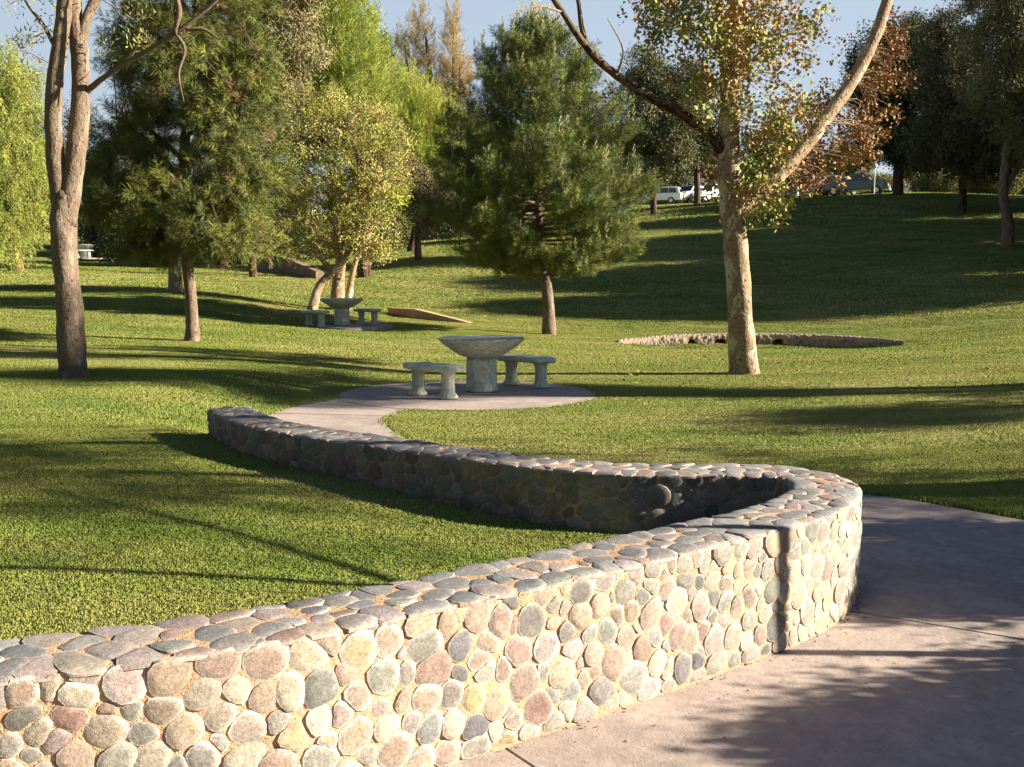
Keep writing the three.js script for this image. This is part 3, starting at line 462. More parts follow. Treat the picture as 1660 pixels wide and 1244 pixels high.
// whorled pine: branches round a straight stem following profile [[height, radius]...]
function pineTree(o) {
  const [x0, y, z] = o.base, top = o.profile[o.profile.length - 1][0], limbs = [], tufts = F.needle.map(() => []), candles = [[]], Q = new THREE.Quaternion(), spin = new THREE.Quaternion();
  const radius = (h) => { const pr = o.profile; for (let i = 0; i < pr.length - 1; i++) if (h <= pr[i + 1][0]) return lerp(pr[i][1], pr[i + 1][1], (h - pr[i][0]) / (pr[i + 1][0] - pr[i][0])); return 0.1; };
  const shoots = []; let az = 0; const put = (p, dir, s) => { Q.setFromUnitVectors(AX.y, dir.clone().normalize()).multiply(spin.setFromAxisAngle(AX.y, rnd() * 6.283)); tufts[rnd() < 0.5 ? 0 : 1].push([p.clone(), Q.clone(), s * rr(0.8, 1.25), jitter(pick(o.pal))]); };
  for (let i = 0; i < o.n; i++) {
    const t = Math.pow((i + 0.5) / o.n, 1.15), h = lerp(o.profile[0][0], top, t); az += 2.4 + rr(-0.5, 0.5); const R = radius(h) * rr(0.72, 1.12), rise_ = lerp(0.05, 0.75, t) * R + 0.12;
    const dx = Math.cos(az), dz = Math.sin(az), x = o.base[0] + o.lean * sst(0, 4, h), pts = [[x, y + h * 0.96, z], [x + dx * R * 0.5, y + h * 0.96 + rise_ * 0.25 - 0.08, z + dz * R * 0.5], [x + dx * R, y + h * 0.96 + rise_, z + dz * R]];
    shoots.push(tube(pts, [0.035 * (1 - t) + 0.014, 0.022, 0.008], 5, 7, 0.1)); const c = new THREE.CatmullRomCurve3(pts.map(V3));
    const m = Math.round(R * o.dense); for (let k = 0; k < m; k++) { const q = Math.pow(rnd(), 0.65), p = c.getPoint(lerp(0.3, 1, q)), tan = c.getTangent(lerp(0.3, 1, q)), w = (1.05 - q * 0.55) * 0.42 * Math.min(1.3, R * 0.6 + 0.25); p.add(V(rr(-1, 1) * w, rr(-0.6, 1) * w * 0.75, rr(-1, 1) * w)); tan.add(V(rr(-0.5, 0.5), rr(0.2, 1.0), rr(-0.5, 0.5))); put(p, tan, o.size ?? 1); }
    for (let k = 0; k < (o.candles ?? 2); k++) { const p = c.getPoint(rr(0.8, 1)).add(V(rr(-0.25, 0.25), rr(0.1, 0.3), rr(-0.25, 0.25))), dir = V(rr(-0.12, 0.12), 1, rr(-0.12, 0.12)).normalize(); candles[0].push([p, new THREE.Quaternion().setFromUnitVectors(AX.y, dir), rr(0.8, 1.35), jitter(o.candleColor)]); }
  }
  tree({ ...o, trunk: [[[x0, y - 0.1, z], [x0 + o.lean * 0.15, y + 1.2, z], [x0 + o.lean * 0.8, y + top * 0.3, z], [x0 + o.lean, y + top * 0.97, z]], o.radii], twigs: 0, fills: [[[], { kind: 'needle', lists: tufts }], [[], { kind: 'candle', lists: candles }]] });
  const t = scene.children[scene.children.length - 1]; part('branches', mergeGeometries(shoots), M[o.bark ?? 'pine'], t, 'stuff');
}
// ---------- palettes (leaf colours) ----------
const OLIVE = [[[0.16, 0.17, 0.05], 3], [[0.22, 0.20, 0.07], 2], [[0.11, 0.13, 0.04], 2]], YGREEN = [[[0.33, 0.37, 0.05], 3], [[0.26, 0.31, 0.045], 3], [[0.40, 0.39, 0.08], 2]];
const PINEG = [[[0.135, 0.17, 0.038], 4], [[0.18, 0.2, 0.036], 3], [[0.08, 0.115, 0.042], 2]], DARKG = [[[0.05, 0.07, 0.025], 3], [[0.07, 0.09, 0.03], 2], [[0.09, 0.10, 0.035], 1]];
const RUST = [[[0.27, 0.145, 0.06], 4], [[0.35, 0.21, 0.085], 3], [[0.19, 0.095, 0.045], 3], [[0.24, 0.21, 0.05], 1]], GOLD = [[[0.31, 0.31, 0.06], 3], [[0.20, 0.23, 0.05], 4], [[0.38, 0.31, 0.10], 2], [[0.13, 0.16, 0.045], 3], [[0.28, 0.17, 0.08], 1]];
const TAN = [[[0.40, 0.36, 0.11], 3], [[0.46, 0.36, 0.16], 2], [[0.32, 0.32, 0.08], 4], [[0.24, 0.18, 0.09], 1]], BROWNO = [[[0.20, 0.16, 0.08], 3], [[0.26, 0.20, 0.10], 2], [[0.16, 0.16, 0.06], 2]];
const gy = (x, z) => ground(x, z)[0];
const foot = (p) => [p[0], gy(p[0], p[2]), p[2]];

// 1. grey forked gum at the left
{ const D = 13.15, b = foot([-5.73,0.298,-13.15]);
  tree({ name: 'gum_tree', label: 'forked grey-barked gum tree in the left foreground lawn', base: b, bark: 'grey', sides: 18,
    trunk: [[[b[0], b[1] - 0.1, b[2]], [b[0], b[1] + 0.15, b[2]], [-5.74,1.18,-13.15], [-5.77,1.98,-13.15], [-5.76,2.41,-13.15], [-5.73,2.62,-13.15], [-5.71,2.79,-13.15]], [0.22, 0.172, 0.16, 0.155, 0.155, 0.14, 0.05]],
    limbs: [[[[-5.77,2.25,-13.15], [-5.8,2.68,-13.15], [-5.82,3.22,-13.1], [-5.75,3.89,-13], [-5.64,4.49,-13], [-5.56,5.01,-13], [-5.38,5.83,-12.8], [-5.39,7.23,-12.6]], [0.12, 0.125, 0.112, 0.105, 0.1, 0.095, 0.08, 0.04]],
      [[[-5.74,2.25,-13.15], [-5.67,2.68,-13.17], [-5.58,3.23,-13.2], [-5.54,3.86,-13.3], [-5.53,4.48,-13.3], [-5.58,5.09,-13.3], [-5.45,6.21,-13.5], [-5.11,7.69,-13.8]], [0.13, 0.135, 0.128, 0.122, 0.115, 0.105, 0.08, 0.04]],
      [[[-5.52,4.48,-13.3], [-5.42,4.86,-13.3], [-5.29,5.19,-13.4], [-4.86,6.09,-13.6]], [0.075, 0.07, 0.06, 0.035]],
      [[[-5.48,3.94,-13.3], [-5.22,4.09,-13.2], [-4.9,4.25,-13.1], [-4.54,4.41,-13], [-4.16,4.6,-12.9], [-3.81,4.84,-12.9], [-3.48,5.13,-12.9]], [0.045, 0.036, 0.032, 0.029, 0.027, 0.022, 0.015]],
      [[[-4.17,4.58,-12.9], [-4.11,4.87,-12.9], [-4.21,5.28,-12.9]], [0.045, 0.035, 0.02]], [[[-4.04,4.63,-12.9], [-3.81,4.63,-12.9], [-3.65,4.53,-12.9]], [0.025, 0.02, 0.01]], [[[-4.17,4.59,-12.9], [-4.04,4.38,-12.85], [-4.11,4.08,-12.8], [-4.06,3.74,-12.8]], [0.022, 0.018, 0.014, 0.006]],
      [[[-5.71,4.45,-13], [-5.8,4.69,-12.9], [-5.96,4.96,-12.8], [-6.04,5.36,-12.7]], [0.03, 0.025, 0.018, 0.01]]],
    twigs: 4, reach: 2.2, fills: [[[[-5.85,4.47,-12.6,0.348,0.541,0.6], [-4.99,4.76,-13.2,0.486,0.486,0.7]], { kind: 'euc', pal: OLIVE, per: 7, size: 0.42, gap: 0.1, freq: 2.5, aim: 'down' }], [[[-5.75,6.11,-12.8,1.41,1.02,1.8], [-4.53,6.55,-13.4,1.4,0.986,1.8], [-5.32,7.62,-13,1.75,0.956,2]], { kind: 'euc', pal: OLIVE, per: 9, size: 0.8, gap: -0.05, aim: 'down' }]] });
}
// 2. dark pine behind it
{ const b = foot([-6.45,0.292,-20.4]), D = 20.4;
  tree({ name: 'pine_tree', label: 'dark spreading pine with bare pinkish trunk left of centre', base: b, bark: 'grey', group: 'pines on the lawn', sides: 14,
    trunk: [[[b[0], b[1] - 0.1, b[2]], [b[0], b[1] + 0.3, b[2]], [-6.46,1.21,-20.4], [-6.53,2.44,-20.4], [-6.52,3.65,-20.4], [-6.41,5.22,-20.5], [-6.2,6.78,-20.6], [-6.02,8.76,-20.6], [-5.96,10.48,-20.6]], [0.17, 0.128, 0.118, 0.11, 0.105, 0.095, 0.08, 0.06, 0.02]],
    limbs: [[[[-6.52,2.56,-20.4], [-6.98,3.02,-20], [-7.54,3.34,-19.6]], [0.06, 0.045, 0.02]], [[[-6.51,2.92,-20.4], [-5.71,3.27,-20.2], [-4.92,3.49,-20]], [0.06, 0.045, 0.02]], [[[-6.5,3.89,-20.4], [-7.4,4.57,-21], [-8.3,4.88,-21.4]], [0.06, 0.045, 0.02]], [[[-6.46,4.37,-20.4], [-5.55,4.87,-19.8], [-4.84,5.25,-19.4]], [0.055, 0.04, 0.02]], [[[-6.53,2.38,-20.4], [-5.92,2.29,-19.6], [-5.16,2.38,-19]], [0.05, 0.035, 0.015]], [[[-6.36,5.58,-20.5], [-6.75,6.17,-20], [-7.05,6.75,-19.6]], [0.05, 0.035, 0.015]]],
    twigs: 10, fills: [[[[-6.44,3.03,-20.2,1.49,0.743,1.6], [-7.62,3.3,-20.6,0.884,0.884,1.1], [-5.21,3.51,-20.2,0.768,0.867,1.1], [-7.21,4.48,-20.8,1.02,0.765,1.2], [-5.49,4.61,-20,0.981,0.858,1.2], [-6.3,5.68,-20.4,1.38,0.938,1.4], [-7.4,6,-20.8,0.638,0.701,0.8], [-5.1,5.64,-20.2,0.557,0.743,0.8], [-5.45,2.35,-19.6,0.841,0.409,0.9], [-7.17,2.21,-20.8,0.765,0.332,0.8], [-6.29,6.99,-20.5,1.51,1.01,1.5], [-6,8.5,-20.5,1.38,1.13,1.4], [-5.95,9.87,-20.5,0.88,1.01,0.9]], { kind: 'needleSoft', pal: [[[0.135, 0.155, 0.03], 4], [[0.18, 0.19, 0.035], 3], [[0.09, 0.11, 0.03], 3], [[0.24, 0.15, 0.07], 0.5]], per: 25, size: 1.1, gap: -0.18, freq: 1.1 }]] });
}
// 3. weeping yellow-green tree at the left edge
{ const b = foot([-20.98,1.76,-43]);
  tree({ name: 'weeping_tree', label: 'weeping bright yellow-green tree cut by the left edge', base: b, bark: 'dark', trunk: [[[b[0], b[1] - 0.2, b[2]], [-20.95,2.87,-43], [-21.22,4.67,-43], [-21.56,7.96,-43]], [0.3, 0.24, 0.2, 0.1]], limbs: [[[[-21.02,3.64,-43], [-20.17,5.39,-42.5], [-19.72,7.08,-42]], [0.14, 0.1, 0.05]]],
    lobes: [[-20.92,8.14,-42.5,1.35,2.87,2.4], [-20.97,9.62,-42.5,1.43,1.82,2.4], [-20.4,6.09,-42,1.44,2.06,2], [-21.5,4.38,-42.5,1.3,1.56,2], [-20.79,3.84,-41.8,0.82,1.15,1.2], [-22.89,7.21,-43,2.11,4.22,3]], fill: { kind: 'feather', pal: [[[0.24, 0.27, 0.045], 3], [[0.19, 0.23, 0.04], 3], [[0.29, 0.28, 0.06], 1]], per: 5.5, size: 1.5, aim: 'down', gap: -0.3, freq: 0.6 }, twigs: 30 });
}
// 4. brown-leaved gum whose pale trunk stands behind the dark pine
{ const b = foot([-10.94,1.16,-33]);
  tree({ name: 'gum_tree', label: 'tall gum with brownish crown and pale trunk behind the dark pine', base: b, bark: 'pale', trunk: [[[b[0], b[1] - 0.2, b[2]], [-10.91,2.18,-33], [-10.79,3.36,-33], [-10.34,5.53,-33.2], [-9.14,7.51,-33.4], [-7.93,9.27,-33.5], [-7.29,11.18,-33.5]], [0.24, 0.2, 0.18, 0.17, 0.15, 0.12, 0.06]], limbs: [[[[-9.14,7.51,-33.4], [-7.57,7.92,-33.5], [-6.65,8.59,-33]], [0.1, 0.07, 0.03]], [[[-10.89,2.57,-33], [-11.2,2.87,-33], [-11.76,2.97,-33]], [0.05, 0.04, 0.02]]],
    lobes: [[-7.35,8.2,-33,1.11,1.32,1.4], [-7.92,9.65,-33.5,1.44,1.23,1.6], [-6.64,9.16,-33,0.971,1.21,1.2], [-7.1,10.8,-33.5,1.64,1.03,1.7], [-8.4,7.55,-33.6,0.824,0.824,1]], fill: { kind: 'euc', pal: BROWNO, alt: [0.20, 0.21, 0.06], per: 14, size: 0.95, aim: 'down', gap: -0.2 }, twigs: 14 });
}
// 5. multi-stemmed pale tree behind the second table
{ const b = foot([-5.75,1.02,-33.2]);
  tree({ name: 'multi_stemmed_tree', label: 'pale multi-stemmed leaning tree with straw-yellow crown behind the middle table', base: b, bark: 'pale', trunk: [[[b[0], b[1] - 0.15, b[2]], [-5.66,1.58,-33.2], [-5.59,2.18,-33.2], [-5.71,3.17,-33.2], [-5.89,4.36,-33.2], [-5.66,5.73,-33.2]], [0.26, 0.2, 0.17, 0.14, 0.11, 0.05]],
    limbs: [[[foot([-6.38,0.76,-32.3]), [-6.18,1.23,-32.4], [-5.87,1.66,-32.6], [-5.51,2.01,-32.7], [-5.19,2.57,-32.8], [-4.76,3.55,-32.9]], [0.17, 0.14, 0.13, 0.12, 0.09, 0.04]], [[foot([-5.42,1.06,-33.4]), [-5.27,1.58,-33.4], [-5.09,2.18,-33.4], [-4.62,3.18,-33.3], [-4.1,3.96,-33.2]], [0.12, 0.1, 0.08, 0.06, 0.03]], [[[-5.75,1.78,-32.7], [-6.02,2.09,-32.5], [-6.15,2.45,-32.3], [-6.05,2.83,-32.1], [-6.25,3.59,-31.9], [-6.09,3.86,-31.8]], [0.11, 0.09, 0.06, 0.045, 0.035, 0.02]], [[[-5.63,1.78,-33.2], [-5.51,2.57,-32.9], [-5.38,3.34,-32.7]], [0.1, 0.08, 0.05]], [[[-4.59,3.56,-33.1], [-3.94,3.64,-32.7], [-3.63,3.24,-32.5]], [0.03, 0.022, 0.012]], [[[-5.87,4.15,-33.1], [-4.9,4.9,-32.7], [-3.68,5.05,-32.3]], [0.05, 0.035, 0.015]], [[[-6.04,3.13,-32.3], [-6.96,3.5,-32.1], [-7.7,3.11,-31.9]], [0.045, 0.03, 0.015]]],
    twigs: 8, fills: [[[[-5.77,5.14,-33.2,1.93,1.53,1.6], [-4.52,4.51,-32.7,1.2,1.3,1.2], [-4.51,2.85,-32.5,0.917,0.956,0.8], [-5.69,3.27,-33.1,1.22,1.01,1], [-7.5,4.56,-33.3,1.27,1.33,1.1], [-4.16,5.72,-33.1,1.01,1.01,0.9], [-5.4,6.75,-33.5,1.34,0.924,1], [-7.81,5.96,-33.5,1.03,1.03,1]], { kind: 'small', pal: TAN, per: 15, size: 0.85, gap: 0.02, freq: 0.9, alt: [0.34, 0.37, 0.06] }], [[[-6.81,6.26,-33.5,1.54,1.23,1.3], [-5.42,6.27,-33.6,1.44,1.03,1.2], [-4.5,4.69,-32.6,1.2,1.2,1], [-5.9,3.93,-32.7,1.4,1,1], [-7.47,2.64,-32.1,1.08,0.551,0.9], [-6.59,2.83,-32.1,0.787,0.59,0.8], [-8.08,3.34,-32.7,0.802,0.601,0.8]], { kind: 'feather', pal: [[[0.40, 0.37, 0.09], 3], [[0.31, 0.33, 0.06], 3], [[0.44, 0.37, 0.14], 2]], per: 9, size: 0.7, gap: -0.15, freq: 1.1 }]] });
}
// 6. big yellow-green feathery trees behind
{ const b = foot([-6.68,2.41,-46]);
  tree({ name: 'acacia_tree', label: 'tall yellow-green feathery tree rising behind the straw-coloured crown', base: b, bark: 'dark', group: 'yellow-green feathery trees', trunk: [[[b[0], b[1] - 0.2, b[2]], [-6.78,4.88,-46], [-7.41,8.41,-46], [-7.9,12.14,-46]], [0.32, 0.26, 0.2, 0.08]], limbs: [[[[-6.91,5.7,-46], [-6.04,8.41,-46], [-6.28,10.81,-46]], [0.16, 0.11, 0.05]]],
    lobes: [[-7.76,12.14,-46,1.69,2.26,2], [-8.74,10.55,-46,1.55,1.97,2], [-6.83,10.81,-46,1.27,1.97,1.8], [-8.14,13.46,-46,1.69,1.41,2], [-7.46,8.72,-46.3,1.99,1.7,2.2], [-9.43,8.75,-46.5,1.43,1.71,2]], fill: { kind: 'feather', pal: [[[0.29, 0.34, 0.05], 3], [[0.24, 0.29, 0.045], 3], [[0.34, 0.35, 0.07], 1]], per: 9, size: 1.25, aim: 'up', gap: -0.35, freq: 0.7 }, twigs: 30 });
  const b2 = foot([-5.78,3.5,-58]);
  tree({ name: 'acacia_tree', label: 'bright lime-yellow feathery tree left of the cone-shaped pine', base: b2, bark: 'dark', group: 'yellow-green feathery trees', trunk: [[[b2[0], b2[1] - 0.2, b2[2]], [-5.42,5.06,-58], [-5.63,8.15,-58], [-5.71,10.53,-58]], [0.25, 0.2, 0.14, 0.06]], limbs: [[[[-5.45,5.75,-58], [-4.17,8.15,-58], [-3.81,9.85,-58]], [0.12, 0.08, 0.04]]],
    lobes: [[-6.23,10.19,-58,2.2,2.2,2.6], [-4.33,9.68,-58,1.6,1.96,2.08], [-5.18,7.76,-57.6,2.3,2.12,2.47], [-7.24,8.44,-57.6,1.77,1.94,2.08], [-6.59,11.58,-58.2,1.78,1.43,2.08], [-3.83,7.46,-58,1.24,1.96,1.69], [-6.59,5.72,-57.6,1.41,1.41,1.69]], fill: { kind: 'feather', pal: YGREEN, per: 6, size: 1.5, aim: 'up', gap: -0.28, freq: 0.8 }, twigs: 24 });
}
// 7. tan spired tree far behind
{ const b = foot([-6.92,8.19,-92]);
  tree({ name: 'poplar_tree', label: 'tall tan autumn tree with thin spires against the sky', base: b, bark: 'dark', trunk: [[[b[0], b[1] - 0.3, b[2]], [-6.88,13.08,-92], [-7.12,17.92,-92], [-7.62,22.7,-92]], [0.4, 0.34, 0.25, 0.1]], limbs: [[[[-6.88,13.62,-92], [-5.36,18.45,-92], [-5.17,23.75,-92]], [0.2, 0.14, 0.05]], [[[-6.98,14.16,-92], [-9.02,18.98,-92], [-9.53,22.7,-92]], [0.18, 0.12, 0.05]]],
    lobes: [[-7.65,20.05,-92,0.902,4.79,1.2], [-8.84,21.11,-92,0.677,3.38,1], [-9.82,20.58,-92,0.677,2.82,1], [-5.19,20.05,-92,0.959,5.36,1.2], [-4.27,18.98,-92,0.677,2.82,1], [-6.3,17.92,-92,1.35,2.82,1.5], [-8.16,23.75,-92,0.508,1.8,0.6], [-5.28,23.49,-92,0.508,1.92,0.6], [-7.14,15.77,-92,3.1,2.26,2]], fill: { kind: 'feather', pal: [[[0.42, 0.30, 0.14], 3], [[0.36, 0.27, 0.10], 3], [[0.46, 0.36, 0.15], 1]], per: 6, size: 1.5, aim: 'up', gap: -0.05, freq: 0.8 }, twigs: 12, reach: 6 });
}
// 8. cone-shaped pine in the middle
{ const b = foot([1.04,0.0123,-28.4]);
  pineTree({ name: 'pine_tree', label: 'cone-shaped dense green pine standing alone in the middle of the lawn', base: b, bark: 'grey', group: 'pines on the lawn', lean: -0.35, radii: [0.21, 0.15, 0.13, 0.02], n: 175, dense: 28, size: 1.0, pal: PINEG, candleColor: [0.34, 0.32, 0.15], candles: 2,
    profile: [[1.7, 1.3], [2.05, 2.4], [2.8, 2.85], [3.6, 2.85], [4.6, 2.5], [5.7, 2.05], [6.7, 1.55], [7.5, 1.05], [8.3, 0.5], [8.75, 0.12]] });
}
// 9. small brown-leaved tree on the bank
{ const b = foot([-4.78,2.49,-52]);
  tree({ name: 'small_tree', label: 'small round dull-brown tree on the bank left of the cone-shaped pine', base: b, bark: 'dark', trunk: [[[b[0], b[1] - 0.15, b[2]], [-4.81,3.45,-52], [-4.76,4.7,-52], [-4.69,5.93,-52]], [0.2, 0.17, 0.13, 0.05]], lobes: [[-4.54,5.01,-52,1.66,1.15,1.6], [-5.47,5.62,-52,1.12,0.956,1.2], [-5.61,7.01,-52,0.956,0.893,1], [-3.75,5.47,-52,1.12,0.956,1.2], [-4.69,6.24,-52,1.12,0.797,1.2]], fill: { kind: 'small', pal: [[[0.17, 0.13, 0.065], 3], [[0.22, 0.17, 0.08], 2], [[0.13, 0.13, 0.05], 2]], per: 11, size: 1.2, gap: -0.1 }, twigs: 12 });
}
// 10. sycamore on the right
{ const b = foot([3.76,-0.00384,-16.35]);
  tree({ name: 'sycamore_tree', label: 'pale-trunked sycamore with yellowing leaves and long bare limbs right of centre', base: b, bark: 'pale', sides: 22, lump: 0.07,
    trunk: [[[b[0], b[1] - 0.1, b[2]], [b[0], b[1] + 0.12, b[2]], [3.69,0.887,-16.35], [3.61,1.88,-16.35], [3.51,2.75,-16.35], [3.43,3.53,-16.35], [3.45,4.39,-16.35], [3.51,5.34,-16.4], [3.49,6.28,-16.4], [3.55,7.98,-16.5], [3.41,9.79,-16.5]], [0.3, 0.235, 0.2, 0.19, 0.195, 0.185, 0.16, 0.13, 0.12, 0.09, 0.03]],
    limbs: [[[[3.39,3.48,-16.35], [3.1,3.84,-16.2], [2.58,4.12,-16], [2.12,4.31,-15.8], [1.57,4.58,-15.5], [1.22,4.81,-15.3], [0.938,5.09,-15.1], [0.726,5.37,-15], [0.483,5.68,-14.9], [0.172,6.21,-14.7]], [0.12, 0.1, 0.082, 0.074, 0.066, 0.058, 0.05, 0.042, 0.034, 0.02], 'dark'],
      [[[1.08,4.98,-15.2], [1.01,5.24,-15.2], [0.968,5.55,-15.2], [0.849,6.02,-15.2]], [0.045, 0.038, 0.03, 0.018], 'dark'],
      [[[3.57,2.61,-16.35], [3.99,2.91,-16.5], [4.63,3.53,-16.8], [5.17,4.2,-17], [5.71,4.9,-17.3], [6.11,5.65,-17.5], [6.38,6.35,-17.7], [6.84,7.86,-18], [7.14,9.53,-18.4]], [0.14, 0.13, 0.125, 0.115, 0.11, 0.105, 0.095, 0.07, 0.03]],
      [[[3.43,4.19,-16.3], [3.29,4.93,-16.2], [3.21,5.64,-16.1], [3,6.89,-16]], [0.08, 0.07, 0.06, 0.03]], [[[3.55,4.48,-16.35], [3.69,5.2,-16.6], [3.74,6.01,-16.8]], [0.07, 0.06, 0.05]],
      [[[3.47,4.66,-16.3], [4.08,5.24,-16.8], [4.68,5.63,-17.2], [5.3,6.12,-17.6]], [0.04, 0.03, 0.022, 0.012]], [[[3.27,5.02,-16.2], [2.71,5.39,-15.8], [2.28,5.76,-15.5]], [0.035, 0.028, 0.015]], [[[0.726,5.37,-15], [0.345,5.35,-14.6], [-0.0422,5.15,-14.3]], [0.018, 0.012, 0.006]], [[[1.57,4.6,-15.5], [1.6,4.85,-15], [1.34,5.18,-14.6]], [0.02, 0.014, 0.007]]],
    twigs: 3, reach: 1.6, twigScale: 0.8, fills: [[[[2.84,5.25,-16,0.834,0.834,0.9], [3.38,4.75,-15.8,0.678,0.678,0.7], [4.18,5.39,-16.6,0.763,0.712,0.9], [3.03,4.26,-15.9,0.585,0.39,0.6], [4.31,4.11,-16.4,0.603,0.452,0.6], [3.92,3.81,-16,0.441,0.392,0.5], [2.13,5.54,-15.7,0.433,0.433,0.5], [3.27,5.88,-16.3,1.3,0.6,1.2]], { kind: 'broad', pal: GOLD, per: 19, size: 0.62, gap: -0.02, freq: 2.2, alt: [0.36, 0.22, 0.09] }],
      [[[4.02,2.69,-16.1,0.316,0.375,0.35], [3.7,3.01,-16,0.294,0.392,0.3], [4.08,3.18,-16.2,0.397,0.298,0.4]], { kind: 'broad', pal: GOLD, per: 18, size: 0.6, gap: -0.2, freq: 2.5, alt: [0.42, 0.27, 0.12] }],
      [[[4.87,3.59,-17.3,0.53,0.636,0.5], [5.58,3.73,-17.6,0.593,0.54,0.6], [5.19,4.45,-17.6,0.432,0.486,0.5], [6.42,4.99,-18,0.441,0.828,0.6], [6.06,4.12,-17.8,0.437,0.491,0.5], [4.86,3.12,-17.2,0.369,0.264,0.4], [3.32,3.16,-16.5,0.243,0.556,0.25], [6.59,5.73,-18.1,0.277,0.499,0.4]], { kind: 'broad', pal: RUST, per: 20, size: 0.6, gap: -0.1, freq: 2.4, aim: 'down' }],
      [[[5.29,5.53,-17.2,0.738,0.633,0.8], [1.44,4.17,-15.6,0.383,0.383,0.4]], { kind: 'broad', pal: RUST, per: 3, size: 0.5, gap: 0.15, freq: 3 }],
      [[[3.45,7.48,-16.4,1.61,1.01,1.6], [6.44,8.08,-17.8,1.2,0.982,1.2], [3.53,8.89,-16.5,1.21,0.91,1.3]], { kind: 'broad', pal: GOLD, per: 3, size: 0.8, gap: 0.05, freq: 1.2 }]] });
}
console.log('main trees', tree.total);

// ---------- dark trees on the right bank ----------
{ const b = foot([29.39,8.29,-78]);
  tree({ name: 'shade_tree', label: 'dark round evergreen on the crest right of the parked dark vehicles', base: b, bark: 'dark', trunk: [[[b[0], b[1] - 0.3, b[2]], [29.32,9.95,-78], [29.34,13.16,-78], [29.42,16.79,-78]], [0.42, 0.36, 0.3, 0.12]], limbs: [[[[29.33,10.87,-78], [27.47,13.16,-78], [26.46,15.43,-78]], [0.16, 0.11, 0.05]], [[[29.33,11.1,-78], [31.18,13.61,-78], [32.01,15.88,-78]], [0.16, 0.11, 0.05]]],
    lobes: [[29.25,15.43,-78,3.59,4.06,4], [27.34,16.79,-78,2.15,3.35,2.6], [30.72,14.81,-77,2.83,3.78,3], [29.56,19.04,-78,2.39,1.91,2.6], [27.38,12.33,-77,2.36,2.12,2.5], [30.87,11.43,-77,2.83,1.89,2.8]], fill: { kind: 'small', pal: DARKG, per: 6.5, size: 2.1, gap: -0.25, freq: 0.5 }, twigs: 24, reach: 8 });
  const c = foot([28.17,5.87,-64]);
  tree({ name: 'shade_tree', label: 'dark olive tree with slim trunk between the crest tree and right edge', base: c, bark: 'dark', trunk: [[[c[0], c[1] - 0.3, c[2]], [28.09,7.69,-64], [27.77,10.33,-64], [27.18,14.06,-64]], [0.26, 0.22, 0.18, 0.08]], limbs: [[[[27.88,9.58,-64], [29.4,11.45,-64], [30.09,12.94,-64]], [0.12, 0.08, 0.04]]],
    lobes: [[26.99,14.06,-64,2.35,2.75,2.6], [27.81,11.3,-63,2.51,2.7,2.6], [26.38,9.82,-63,2.32,1.93,2.4], [28.46,8.66,-62.5,2.3,1.34,2.2], [26.51,16.27,-64,1.37,1.57,1.8], [29.34,10.93,-63,1.74,2.32,2]], fill: { kind: 'small', pal: [[[0.10, 0.09, 0.04], 3], [[0.14, 0.11, 0.05], 2], [[0.07, 0.08, 0.03], 3]], per: 8, size: 1.7, gap: -0.2, freq: 0.6 }, twigs: 24, reach: 7 });
  const e = foot([24.36,3.65,-50]);
  tree({ name: 'gum_tree', label: 'olive drooping gum with slanting pale trunk at the right edge', base: e, bark: 'grey', trunk: [[[e[0], e[1] - 0.2, e[2]], [24.2,4.58,-50], [23.93,5.62,-50], [24.01,7.54,-50], [24.06,11.33,-50], [23.59,14.77,-50]], [0.3, 0.25, 0.23, 0.2, 0.16, 0.06]], limbs: [[[[23.94,5.53,-50], [24.45,6.65,-50], [25.4,8.42,-50]], [0.14, 0.11, 0.06]], [[[24.03,9.59,-50], [22.86,11.62,-50], [22.18,13.34,-50]], [0.11, 0.08, 0.03]]],
    lobes: [[23.07,13.34,-50,1.84,2.15,2], [24.1,11.52,-49.5,1.67,2.43,2], [22.98,10.37,-49.5,1.37,1.82,1.6], [24.25,8.64,-49.5,1.37,1.52,1.7], [23.85,15.34,-50,2.45,1.84,2.4], [25.81,11.91,-50,2.15,3.68,2.6]], fill: { kind: 'euc', pal: [[[0.15, 0.14, 0.055], 3], [[0.20, 0.18, 0.07], 2], [[0.11, 0.11, 0.04], 2]], per: 9, size: 1.25, aim: 'down', gap: -0.15, freq: 0.8 }, twigs: 16, reach: 6 });
}
